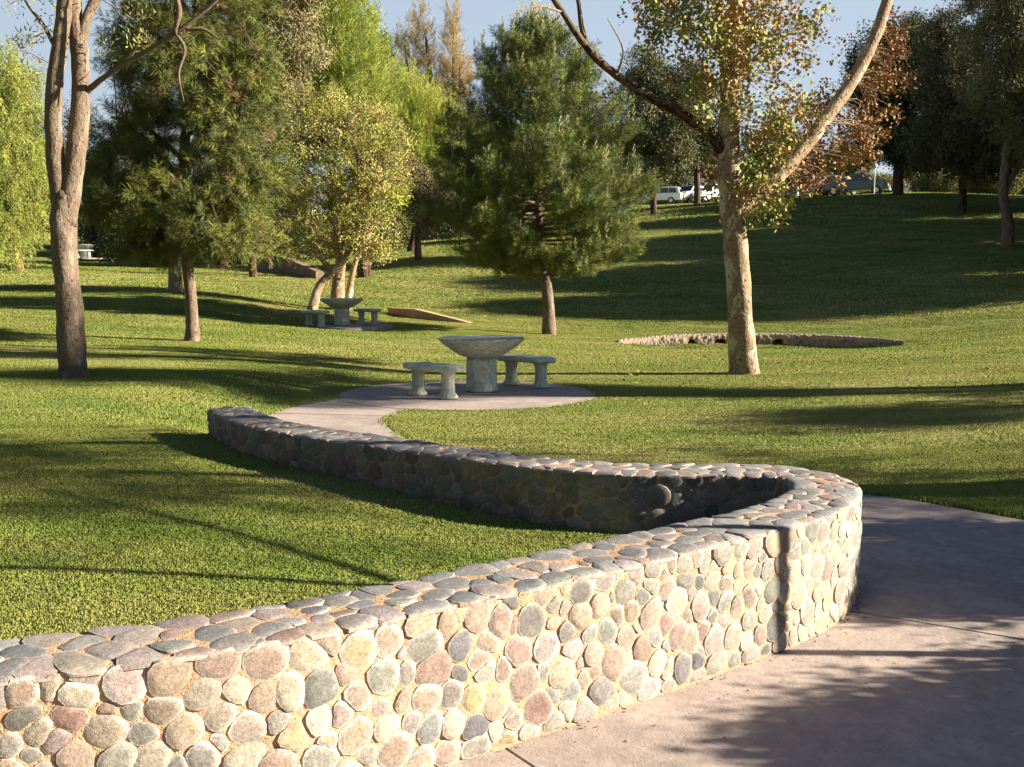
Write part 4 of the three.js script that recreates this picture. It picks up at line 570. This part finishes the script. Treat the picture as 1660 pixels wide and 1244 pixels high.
// thin trees on the crest behind the centre pine
{ const b = foot([15.21,8.01,-84]);
  tree({ name: 'shade_tree', label: 'dark-trunked tree with low shady crown in front of the white vehicles', base: b, bark: 'dark', trunk: [[[b[0], b[1] - 0.3, b[2]], [15.13,9.6,-84], [15.04,11.59,-84], [14.63,14.54,-84]], [0.28, 0.25, 0.2, 0.08]], lobes: [[14.07,12.57,-84,2.47,1.65,2.4], [15.56,13.31,-84,1.65,1.55,1.8], [12.83,11.59,-84,1.75,1.13,1.8], [14.53,14.54,-84,2.06,1.55,2]], fill: { kind: 'small', pal: DARKG, per: 6, size: 2, gap: -0.15, freq: 0.5 }, twigs: 20, reach: 6 });
  const c = foot([9.97,6.75,-72]);
  tree({ name: 'gum_tree', label: 'thin tall gum showing between the cone-shaped pine and sycamore', base: c, bark: 'dark', trunk: [[[c[0], c[1] - 0.3, c[2]], [9.84,9.73,-72], [9.44,13.11,-72], [9.18,16.45,-72]], [0.25, 0.2, 0.16, 0.06]], limbs: [[[[9.74,10.58,-72], [10.74,12.69,-72], [11.14,14.36,-72]], [0.1, 0.07, 0.03]]], lobes: [[9.19,15.83,-72,1.59,1.77,1.6], [8.58,13.95,-72,1.5,1.59,1.5], [10.5,14.36,-72,1.77,1.68,1.6], [9.46,11.85,-72,2.43,1.77,2], [11.6,12.69,-72,1.99,1.77,1.8], [8.84,9.73,-72,1.99,1.5,1.8], [12.63,14.78,-72,1.32,1.77,1.4], [11.21,10.16,-72,1.77,1.15,1.6]], fill: { kind: 'euc', pal: [[[0.15, 0.15, 0.06], 3], [[0.10, 0.12, 0.045], 3], [[0.22, 0.18, 0.08], 1]], per: 8, size: 1.7, aim: 'down', gap: -0.05, freq: 0.7 }, twigs: 12, reach: 6 });
}
// dark trees and shrubs along the left bank
const darkSpots = [[150, 430, 58, 'dark leafy tree behind the farthest picnic table', [[150, 330, 70, 60], [200, 360, 50, 45], [120, 290, 50, 45], [170, 270, 60, 40], [215, 230, 45, 45], [130, 200, 25, 50]]],
  [60, 395, 74, 'dark tree behind the weeping tree at far left', [[60, 300, 60, 50], [30, 280, 50, 40], [100, 290, 40, 50], [60, 250, 60, 40]]],
  [235, 432, 52, 'dark green bushy tree behind the dark pine trunk', [[230, 380, 55, 40], [200, 400, 45, 28], [260, 360, 45, 40], [285, 395, 40, 26]]],
  [360, 425, 54, 'dark bush between the dark pine and straw-coloured tree', [[360, 370, 55, 45], [330, 400, 40, 22], [395, 395, 40, 28]]],
  [410, 438, 45, 'reddish-stemmed shrub in front of the brown retaining wall', [[408, 395, 30, 25], [395, 380, 30, 25]]],
  [610, 380, 82, 'dark tree behind the tall feathery tree, left of the tan spires', [[615, 90, 22, 34], [608, 140, 26, 34], [620, 200, 30, 40], [615, 260, 40, 45]]],
  [775, 400, 66, 'dark tree hidden behind the left flank of the cone-shaped pine', [[765, 200, 18, 30], [775, 250, 25, 40], [780, 310, 45, 45], [750, 330, 30, 40]]]];
for (const [px, py, D, label, ls] of darkSpots.map((s) => s)) {
  const at = (x, y) => { const u = (x - 830) / 1640, v = (622 - y) / 1640, dy = v * 0.99455 - 0.1043, dz = 0.99455 + v * 0.1043; return [u * D / dz, 1.58 + dy * D / dz, -D]; };
  const p0 = at(px, py), b = [p0[0], gy(p0[0], p0[2]), p0[2]], k = D / 1632, c0 = at(ls[0][0], ls[0][1]);
  tree({ name: 'dark_tree', label, base: b, bark: 'dark', group: 'dark trees along the back of the lawn', trunk: [[[b[0], b[1] - 0.3, b[2]], [lerp(b[0], c0[0], 0.5), lerp(b[1], c0[1], 0.5), b[2]], c0], [0.2, 0.16, 0.07]], lobes: ls.map(([x, y, rx, ry]) => [...at(x, y), rx * k, ry * k, rx * k * 0.9]), fill: { kind: 'small', pal: px > 390 && px < 420 ? [[[0.22, 0.12, 0.06], 2], [[0.10, 0.12, 0.04], 2]] : DARKG, per: 7, size: D / 42, gap: -0.2, freq: 0.6 }, twigs: 20, reach: 6 });
}
// low dark shrubs that close the view under the trees
[[20, 395, 78, 'far left under the weeping tree'], [110, 390, 80, 'behind the grey forked trunk'], [185, 405, 64, 'right of the farthest picnic table'], [265, 415, 60, 'behind the pale gum trunk'], [330, 412, 62, 'right of the dark pine trunk'], [470, 402, 56, 'behind the brown retaining wall'], [540, 395, 60, 'behind the multi-stemmed tree'], [600, 385, 64, 'left of the small brown tree'], [730, 385, 70, 'right of the small brown tree'], [800, 375, 76, 'behind the cone-shaped pine']].forEach(([px, py, D, where]) => {
  const x = (px - 830) / 1640 * D, z = -D, y = gy(x, z), H = rr(2.2, 3.4), R = rr(2.2, 3);
  tree({ name: 'dark_shrub', label: 'low dark shrub ' + where, category: 'shrub', base: [x, y, z], bark: 'dark', group: 'low dark shrubs at the back', trunk: [[[x, y - 0.2, z], [x, y + H * 0.7, z]], [0.12, 0.05]], sides: 6, lobes: [[x, y + H * 0.5, z, R, H * 0.5, R * 0.8], [x + rr(-1.5, 1.5), y + H * 0.7, z, R * 0.7, H * 0.45, R * 0.7], [x - rr(-1.5, 1.5), y + H * 0.4, z + 0.6, R * 0.7, H * 0.4, R * 0.7]], fill: { kind: 'small', pal: rnd() < 0.3 ? OLIVE : DARKG, per: 5, size: 1.5, gap: -0.35, freq: 0.6 }, twigs: 0 });
});
// belt of trees beyond the crest, round the back
{
  const kinds = [['small', DARKG, 'dark evergreen'], ['small', OLIVE, 'olive-green'], ['feather', YGREEN, 'yellow-green'], ['small', BROWNO, 'brownish']], ord = ['first', 'second', 'third', 'fourth', 'fifth', 'sixth', 'seventh', 'eighth', 'ninth', 'tenth', 'eleventh', 'twelfth', 'thirteenth', 'fourteenth', 'fifteenth', 'sixteenth', 'seventeenth', 'eighteenth', 'nineteenth', 'twentieth', 'twenty-first', 'twenty-second', 'twenty-third', 'twenty-fourth'];
  for (let i = 0; i < 24; i++) {
    const a = lerp(-0.56, 0.56, (i + rr(0.2, 0.8)) / 24), D = rr(118, 150), x = a * D, z = -D, y = gy(x, z), [kind, pal, word] = kinds[Math.floor(rnd() * 3.6)], open = a > -0.17 && a < -0.02 || a > 0.27 && a < 0.36, H = open ? rr(4, 6) : a > 0.08 && a < 0.27 ? rr(9, 13) : rr(8, 12), R = rr(3.2, 4.8), ls = [];
    for (let k = 0; k < 6; k++) ls.push([x + rr(-1, 1) * R * 0.6, y + H * lerp(0.16, 0.85, k / 5), z + rr(-1, 1) * R * 0.5, R * rr(0.5, 0.8), H * rr(0.16, 0.26), R * rr(0.5, 0.8)]);
    tree({ name: 'belt_tree', label: word + ' tree in the distant belt, ' + ord[i] + ' from the left', base: [x, y, z], bark: 'dark', group: 'distant belt of trees', trunk: [[[x, y - 0.3, z], [x + rr(-0.3, 0.3), y + H * 0.4, z], [x, y + H * 0.8, z]], [0.28, 0.2, 0.08]], sides: 7, lobes: ls, fill: { kind, pal, per: kind === 'feather' ? 3.2 : 4.2, size: kind === 'feather' ? 2 : 2.6, gap: -0.2, freq: 0.4, aim: kind === 'feather' ? 'up' : 'out' }, twigs: 0 });
  }
}
// yellow-green shrubs on the crest behind the vehicles
[[1045, 300, 128], [1080, 296, 130], [1115, 297, 128], [1150, 293, 126], [1235, 290, 118], [1275, 285, 116], [1315, 275, 118], [1350, 272, 116], [1395, 285, 112], [1425, 288, 104], [1495, 290, 100], [1530, 295, 98], [1580, 296, 100], [1620, 296, 98], [1655, 298, 100]].forEach(([px, py, D], i) => {
  const x = (px - 830) / 1640 * D, z = -D, y = gy(x, z), w = ['first', 'second', 'third', 'fourth', 'fifth', 'sixth', 'seventh', 'eighth', 'ninth', 'tenth', 'eleventh', 'twelfth', 'thirteenth', 'fourteenth', 'fifteenth'][i], R = rr(1.3, 1.9), H = rr(1.7, 2.6);
  tree({ name: 'crest_shrub', label: 'yellowish shrub on the crest behind the parked vehicles, ' + w + ' from left', category: 'shrub', base: [x, y, z], group: 'shrubs on the crest', trunk: [[[x, y - 0.2, z], [x, y + H * 0.6, z]], [0.1, 0.04]], bark: 'dark', sides: 6, lobes: [[x, y + H * 0.55, z, R, H * 0.5, R], [x + rr(-1, 1), y + H * 0.4, z + 0.5, R * 0.8, H * 0.4, R * 0.8]], fill: { kind: 'small', pal: [[[0.21, 0.20, 0.05], 3], [[0.15, 0.16, 0.05], 3], [[0.28, 0.20, 0.08], 1]], per: 7, size: 2, gap: -0.3, freq: 0.6 }, twigs: 0 });
});
// ---------- vehicles on the crest ----------
const paint = (r, g, b) => new THREE.MeshPhysicalMaterial({ color: lin(r, g, b), roughness: 0.4, clearcoat: 0.8, clearcoatRoughness: 0.08 });
M.glass = std({ color: lin(0.02, 0.025, 0.03), roughness: 0.06 }); M.rubber = std({ color: lin(0.02, 0.02, 0.02), roughness: 0.9 }); M.alloy = std({ color: lin(0.55, 0.56, 0.58), metalness: 0.9, roughness: 0.35 }); M.lens = std({ color: lin(0.8, 0.8, 0.75), roughness: 0.08 }); M.plastic = std({ color: lin(0.05, 0.05, 0.055), roughness: 0.7 }); M.red = std({ color: lin(0.45, 0.02, 0.02), roughness: 0.2 }); M.steel = std({ color: lin(0.75, 0.75, 0.73), roughness: 0.5 });
const VEH = {   // side profiles, front at +x
  pickup: { len: 5.4, w: 1.9, body: [[-2.7, 0.5], [-2.7, 1.15], [-0.55, 1.17], [-0.5, 1.2], [1.05, 1.2], [2.35, 1.08], [2.65, 0.95], [2.7, 0.5]], cab: [[-0.6, 1.18], [-0.5, 1.72], [-0.35, 1.8], [0.75, 1.8], [1.3, 1.2]], side: [[[-0.42, 1.24], [-0.38, 1.66], [0.18, 1.69], [0.18, 1.24]], [[0.28, 1.24], [0.28, 1.69], [0.72, 1.67], [1.08, 1.24]]], ax: [-1.75, 1.75], r: 0.38 },
  wagon: { len: 4.8, w: 1.88, body: [[-2.4, 0.45], [-2.42, 1.1], [1.1, 1.12], [2.1, 1.0], [2.38, 0.85], [2.4, 0.45]], cab: [[-2.35, 1.1], [-2.15, 1.7], [-1.9, 1.78], [0.45, 1.78], [1.25, 1.11]], side: [[[-2.05, 1.18], [-1.92, 1.62], [-1.2, 1.68], [-1.2, 1.18]], [[-1.1, 1.18], [-1.1, 1.68], [-0.2, 1.68], [-0.2, 1.18]], [[-0.1, 1.18], [-0.1, 1.68], [0.42, 1.66], [0.95, 1.18]]], ax: [-1.45, 1.45], r: 0.36 },
};
function vehicle(kind, name, label, category, x, z, turn, colour, glint) {
  const v = VEH[kind], y = gy(x, z) + 0.02, t = thing(name, label, category, [x, y, z], 'vehicles parked on the crest'), mat = paint(...colour); t.rotation.y = turn;
  const ext = (p, w, bev) => { const s = new THREE.Shape(p.map(([a, b]) => new THREE.Vector2(a, b))), g = new THREE.ExtrudeGeometry(s, { depth: w - bev * 2, bevelSize: bev, bevelThickness: bev, bevelSegments: 3 }); g.translate(0, 0, -(w - bev * 2) / 2); return g; };
  const add = (n, g, m, p = t) => { const o = sh(new THREE.Mesh(g, m)); o.name = n; p.add(o); return o; };
  const body = add('body', ext(v.body, v.w, 0.07), mat), cab = add('cab', ext(v.cab, v.w - 0.2, 0.06), mat);
  for (const s of [-1, 1]) for (const w of v.side) { const g = new THREE.ExtrudeGeometry(new THREE.Shape(w.map(([a, b]) => new THREE.Vector2(a, b))), { depth: 0.02, bevelEnabled: false }); g.translate(0, 0, s * ((v.w - 0.2) / 2 + 0.062) - 0.01); add('window', g, M.glass); }
  const slab = (a, b, w) => { const L = Math.hypot(b[0] - a[0], b[1] - a[1]), g = new THREE.BoxGeometry(L * 0.8, 0.02, w); g.rotateZ(Math.atan2(b[1] - a[1], b[0] - a[0])); g.translate((a[0] + b[0]) / 2, (a[1] + b[1]) / 2, 0); const n = V(-(b[1] - a[1]) / L, (b[0] - a[0]) / L, 0); if (n.y < 0) n.negate(); g.translate(n.x * 0.065, n.y * 0.065, 0); return g; };
  const c = v.cab, n = c.length; add('windscreen', slab(c[n - 2], c[n - 1], v.w - 0.36), M.glass); add('rear_window', slab(c[0], c[1], v.w - 0.4), M.glass);
  for (const a of v.ax) for (const s of [-1, 1]) { const w = new THREE.Group(); w.name = 'wheel'; w.position.set(a, v.r, s * (v.w / 2 - 0.05)); t.add(w); const ty = new THREE.TorusGeometry(v.r - 0.1, 0.105, 10, 24); add('tyre', ty, M.rubber, w); const rim = new THREE.CylinderGeometry(v.r - 0.12, v.r - 0.12, 0.17, 20); rim.rotateX(Math.PI / 2); add('rim', rim, M.alloy, w); }
  for (const s of [-1, 1]) { const h = new THREE.BoxGeometry(0.12, 0.16, 0.34); h.translate(v.len / 2 - 0.01, 0.78, s * (v.w / 2 - 0.24)); add('headlight', h, M.lens); const r = new THREE.BoxGeometry(0.06, 0.3, 0.16); r.translate(-v.len / 2 - 0.04, 0.9, s * (v.w / 2 - 0.14)); add('tail_lamp', r, M.red); }
  const bp = new THREE.BoxGeometry(0.14, 0.2, v.w - 0.1); bp.translate(v.len / 2 + 0.06, 0.5, 0); add('bumper', bp, M.alloy); const bq = bp.clone(); bq.translate(-v.len - 0.12, 0, 0); add('bumper', bq, M.alloy);
  return t;
}
const vx = (px, D) => (px - 830) / 1640 * D;
vehicle('wagon', 'parked_wagon', 'white boxy wagon with dark side windows, leftmost parked vehicle', 'car', vx(1066, 112), -112, Math.PI - 0.35, [0.82, 0.82, 0.8]);
vehicle('wagon', 'parked_wagon', 'white car with sloping windscreen just left of the dark thin trunk', 'car', vx(1114, 114), -114, Math.PI + 0.9, [0.8, 0.8, 0.8]);
vehicle('pickup', 'parked_pickup', 'white pickup showing between the dark thin trunk and sycamore trunk', 'pickup', vx(1156, 113), -113, Math.PI + 0.5, [0.82, 0.82, 0.82]);
vehicle('wagon', 'parked_wagon', 'dark navy wagon parked on the crest right of the sycamore', 'car', vx(1345, 93), -93, 0.25, [0.012, 0.014, 0.045]);
vehicle('pickup', 'parked_pickup', 'dark blue-green pickup with bright headlight beside the navy wagon', 'pickup', vx(1380, 90), -90, -0.45, [0.03, 0.07, 0.085]);
vehicle('wagon', 'parked_wagon', 'pale grey-blue car mostly hidden behind rust leaves', 'car', vx(1302, 96), -96, 2.6, [0.4, 0.42, 0.5]);
{ const x = vx(1409, 86), z = -86, y = gy(x, z), t = thing('lamp_post', 'short pale lamp post with white globe beside the parked pickup', 'lamp post', [x, y, z]);
  part('post', tube([[x, y - 0.1, z], [x, y + 2.2, z]], [0.05, 0.04], 10, 2, 0), M.steel, t); part('globe', lathe([[0, 0], [0.08, 0.02], [0.17, 0.12], [0.19, 0.22], [0.15, 0.34], [0.06, 0.4], [0, 0.41]], x, y + 2.18, z, 18), M.steel, t); }
{ const x = vx(1286, 88), z = -88, y = gy(x, z), t = thing('marker_post', 'short white post on the crest left of the navy wagon', 'post', [x, y, z]);
  part('post', tube([[x, y - 0.1, z], [x, y + 1.1, z]], [0.12, 0.12], 10, 2, 0), M.steel, t); part('cap', lathe([[0, 0], [0.15, 0], [0.15, 0.05], [0, 0.12]], x, y + 1.1, z, 14), M.steel, t); }
// red-brown building glimpsed at the far left
{ const x = -46, z = -96, y = gy(x, z), t = thing('brick_building', 'low red-brown brick building glimpsed between the left trees', 'building', [x, y, z]), m = std({ color: lin(0.42, 0.16, 0.10), map: T.mortar, roughness: 0.9 }), roof = std({ color: lin(0.16, 0.11, 0.09), roughness: 0.9 });
  part('wall', box(x - 12, x + 14, y - 0.5, y + 2.6, z - 6, z), m, t); part('roof', box(x - 12.6, x + 14.6, y + 2.6, y + 3.0, z - 6.6, z + 0.6), roof, t);
  for (const dx of [-9, -5, 0, 4, 9]) { const w = part('window', box(x + dx, x + dx + 1.6, y + 0.9, y + 2.1, z - 0.1, z + 0.04), M.glass, t); } part('door', box(x - 2.6, x - 1.6, y, y + 2.1, z - 0.1, z + 0.05), M.steel, t); }
// ---------- trees beside and behind the camera that shade the lawn, wall and path; those behind and left added to dim skylight ----------
function shader(name, label, x, z, H, R, low, n, o = {}) {
  const y = gy(x, z), ls = []; for (let k = 0; k < n; k++) { const a = k * 2.4, q = Math.sqrt((k + 0.4) / n) * R * 0.75, h = lerp(low, H * 0.9, (k * 0.618) % 1); ls.push([x + Math.cos(a) * q, y + h, z + Math.sin(a) * q, R * rr(0.32, 0.48), (H - low) * rr(0.14, 0.24), R * rr(0.32, 0.48)]); }
  const limbs = []; for (let k = 0; k < Math.min(n, 6); k++) limbs.push([[[x, y + low * 0.8 + k * 0.2, z], [lerp(x, ls[k][0], 0.6), lerp(y + low, ls[k][1], 0.5), lerp(z, ls[k][2], 0.6)], ls[k].slice(0, 3)], [R * 0.022, R * 0.016, R * 0.006]]);
  tree({ name, label, base: [x, y, z], bark: o.bark ?? 'grey', group: o.group, trunk: [[[x, y - 0.2, z], [x + rr(-0.1, 0.1), y + low, z], [x, y + H * 0.85, z]], [o.r ?? 0.25, (o.r ?? 0.25) * 0.8, 0.04]], limbs, lobes: ls, fill: { kind: o.kind ?? 'small', pal: o.pal ?? OLIVE, per: o.per ?? 7, size: o.size ?? 1, gap: o.gap ?? -0.1, freq: o.freq ?? 0.8 }, twigs: 20, category: o.category });
}
shader('shade_tree', 'tree out of view to the right, nearest the sycamore', 13.4, -13.5, 9.5, 2.1, 5.0, 10, { per: 7 });
shader('shade_tree', 'slim tree out of view level with the nearest picnic table', 15.2, -13.0, 8.5, 1.3, 4.6, 9, { per: 9 });
shader('shade_tree', 'low tree out of view at the right edge of the lawn', 15, -11.2, 5.4, 1.9, 2.4, 9, { per: 7 });
shader('shade_tree', 'tree out of view right of the path and camera', 10.8, -7.1, 7.6, 2.3, 3.4, 13, { per: 4.5, gap: 0.12, freq: 2.2, size: 0.8 });
shader('shade_tree', 'thin-leaved tree out of view right of the camera', 12.5, -5.9, 7.4, 1.9, 3.6, 12, { per: 4, gap: 0.14, freq: 2.4, size: 0.7 });
shader('shade_tree', 'tree out of view far right on the lawn edge', 27, -7, 11, 4.2, 3.5, 9, { per: 4 });
const bank = { size: 3, pal: DARKG, per: 3.4, gap: -0.8 };
shader('shade_tree', 'dense tree out of view where lawn meets bank', 25.5, -37, 11, 4.2, 1.2, 14, bank);
shader('shade_tree', 'leafy tree out of view low on the bank', 33, -37.5, 13, 5, 1.5, 14, bank);
shader('shade_tree', 'leafy tree out of view midway along the bank', 28.5, -44, 12, 5, 1.2, 14, bank);
shader('shade_tree', 'spreading tree out of view halfway up the bank', 37, -45, 14, 6, 1.5, 14, bank);
shader('shade_tree', 'large tree out of view high on the right bank', 34, -53, 12, 5.5, 1.2, 14, bank);
shader('shade_tree', 'tree out of view right of the slanting pale trunk', 43, -55, 14, 6.5, 1.2, 14, bank);
shader('shade_tree', 'broad tree out of view above the slanting pale trunk', 41, -64, 13, 6, 1.2, 14, bank);
shader('shade_tree', 'tree out of view near the top of the right bank', 51, -68, 14, 7, 1.2, 14, bank);
shader('shade_tree', 'tree out of view beside the crest at right', 52, -79, 14, 7, 1.2, 14, bank);
shader('shade_tree', 'dark tree at the right edge near the crest', 42, -72, 12, 5, 1.2, 14, bank);
shader('shade_tree', 'added tall tree behind the camera to the left, dimming sky light', -11, 7, 12, 5, 2, 12, { size: 2.6, pal: DARKG, per: 3 });  // this and the next three are added to dim sky fill on the wall
shader('shade_tree', 'added tall tree behind the camera, dimming sky light', -2, 12, 12, 5, 2, 12, { size: 2.6, pal: DARKG, per: 3 });
shader('shade_tree', 'added tall tree behind the camera to the right, dimming sky light', 8, 13, 12, 5, 2, 12, { size: 2.6, pal: DARKG, per: 3 });
shader('shade_tree', 'added tall tree left of the camera, out of view, dimming sky light', -16, -3, 12, 4.5, 2, 12, { size: 2.6, pal: DARKG, per: 3 });
[[-24, -8, 'left of the lawn'], [-22, 6, 'left of the camera'], [-16, 17, 'far behind the camera at left'], [-5, 22, 'far behind the camera'], [7, 24, 'farthest behind the camera'], [19, 20, 'far behind the camera at right'], [-30, -20, 'beyond the left lawn']].forEach(([x, z, where]) => shader('shade_tree', 'added big tree cutting low sky light, out of view ' + where, x, z, 13, 6, 1.5, 12, { size: 3, per: 2.6, pal: DARKG, gap: -0.4 }));  // outer ring of unseen trees, added to cut the bright low sky
// young tree beside the path whose stem shades the wall
{ const x = 3.9, z = -4.05, y = 0.05;
  tree({ name: 'young_tree', label: 'slim young tree beside the path, out of view at right', base: [x, y, z], bark: 'grey', trunk: [[[x, y - 0.1, z], [x, y + 1.4, z], [x + 0.05, y + 3, z], [x, y + 4.6, z]], [0.034, 0.03, 0.024, 0.012]], limbs: [[[[x, y + 1.95, z], [3.95, 2.5, -4.8], [4.05, 3.1, -5.6]], [0.024, 0.02, 0.014]]], lobes: [[x, y + 4, z, 1.0, 0.9, 1.0], [x - 0.5, y + 3.4, z + 0.4, 0.7, 0.5, 0.7], [x + 0.5, y + 4.7, z - 0.2, 0.7, 0.5, 0.7]], fill: { kind: 'small', pal: OLIVE, per: 3, size: 0.5, gap: 0.15, freq: 2.2 }, twigs: 8 }); }
shader('garden_shrub', 'rounded shrub beside the path, out of view at right', 5.2, -3.35, 1.55, 0.85, 0.35, 10, { size: 0.6, per: 75, gap: -1, r: 0.05, category: 'shrub' });
shader('garden_shrub', 'taller shrub out of view where the path bends', 5.9, -5.35, 1.75, 1.0, 0.35, 10, { size: 0.65, per: 70, gap: -1, r: 0.06, category: 'shrub' });
// dry leaf bits and grit along the foot of the wall and under the sycamore
{
  const t = thing('leaf_litter', 'dry leaf bits and grit along the wall foot', null, [0, 0, 0], null, 'stuff'), pos = [], idx = []; leafShape(pos, idx, V(0, 0.002, 0), V(1, 0.1, 0).normalize(), V(0, 0.15, 1).normalize(), 0.03, 0.018, 0.3);
  const g = geom(pos, idx), list = [];
  for (let i = 0; i < 420; i++) { const [x, z, nx, nz] = wallAt(rr(0.5, PATH_END)), o = WALL_T / 2 + 0.004 + Math.pow(rnd(), 4) * 1.6; list.push([V(x + nx * o, 0.006, z + nz * o), new THREE.Quaternion().setFromEuler(new THREE.Euler(rr(-0.4, 0.4), rnd() * 6.28, rr(-0.3, 0.3))), rr(0.25, 0.9) * (o < 0.25 ? 1 : 0.6), jitter(pick([[[0.22, 0.13, 0.07], 2], [[0.12, 0.09, 0.06], 3], [[0.3, 0.22, 0.1], 1]]))]); }
  for (let i = 0; i < 500; i++) { const a = rnd() * 6.28, r = 4.5 * Math.sqrt(rnd()), x = 3.4 + Math.cos(a) * r, z = -16.6 + Math.sin(a) * r; const y = ground(x, z); if (y[1] < 0.1) continue; list.push([V(x, y[0] + 0.012, z), new THREE.Quaternion().setFromEuler(new THREE.Euler(rr(-0.4, 0.4), rnd() * 6.28, rr(-0.3, 0.3))), rr(1.5, 3), jitter(pick(RUST))]); }
  copies('leaf_bits', g, M.leaf, list, t);
}
console.log('all trees', tree.total);

renderer.render(scene, camera);
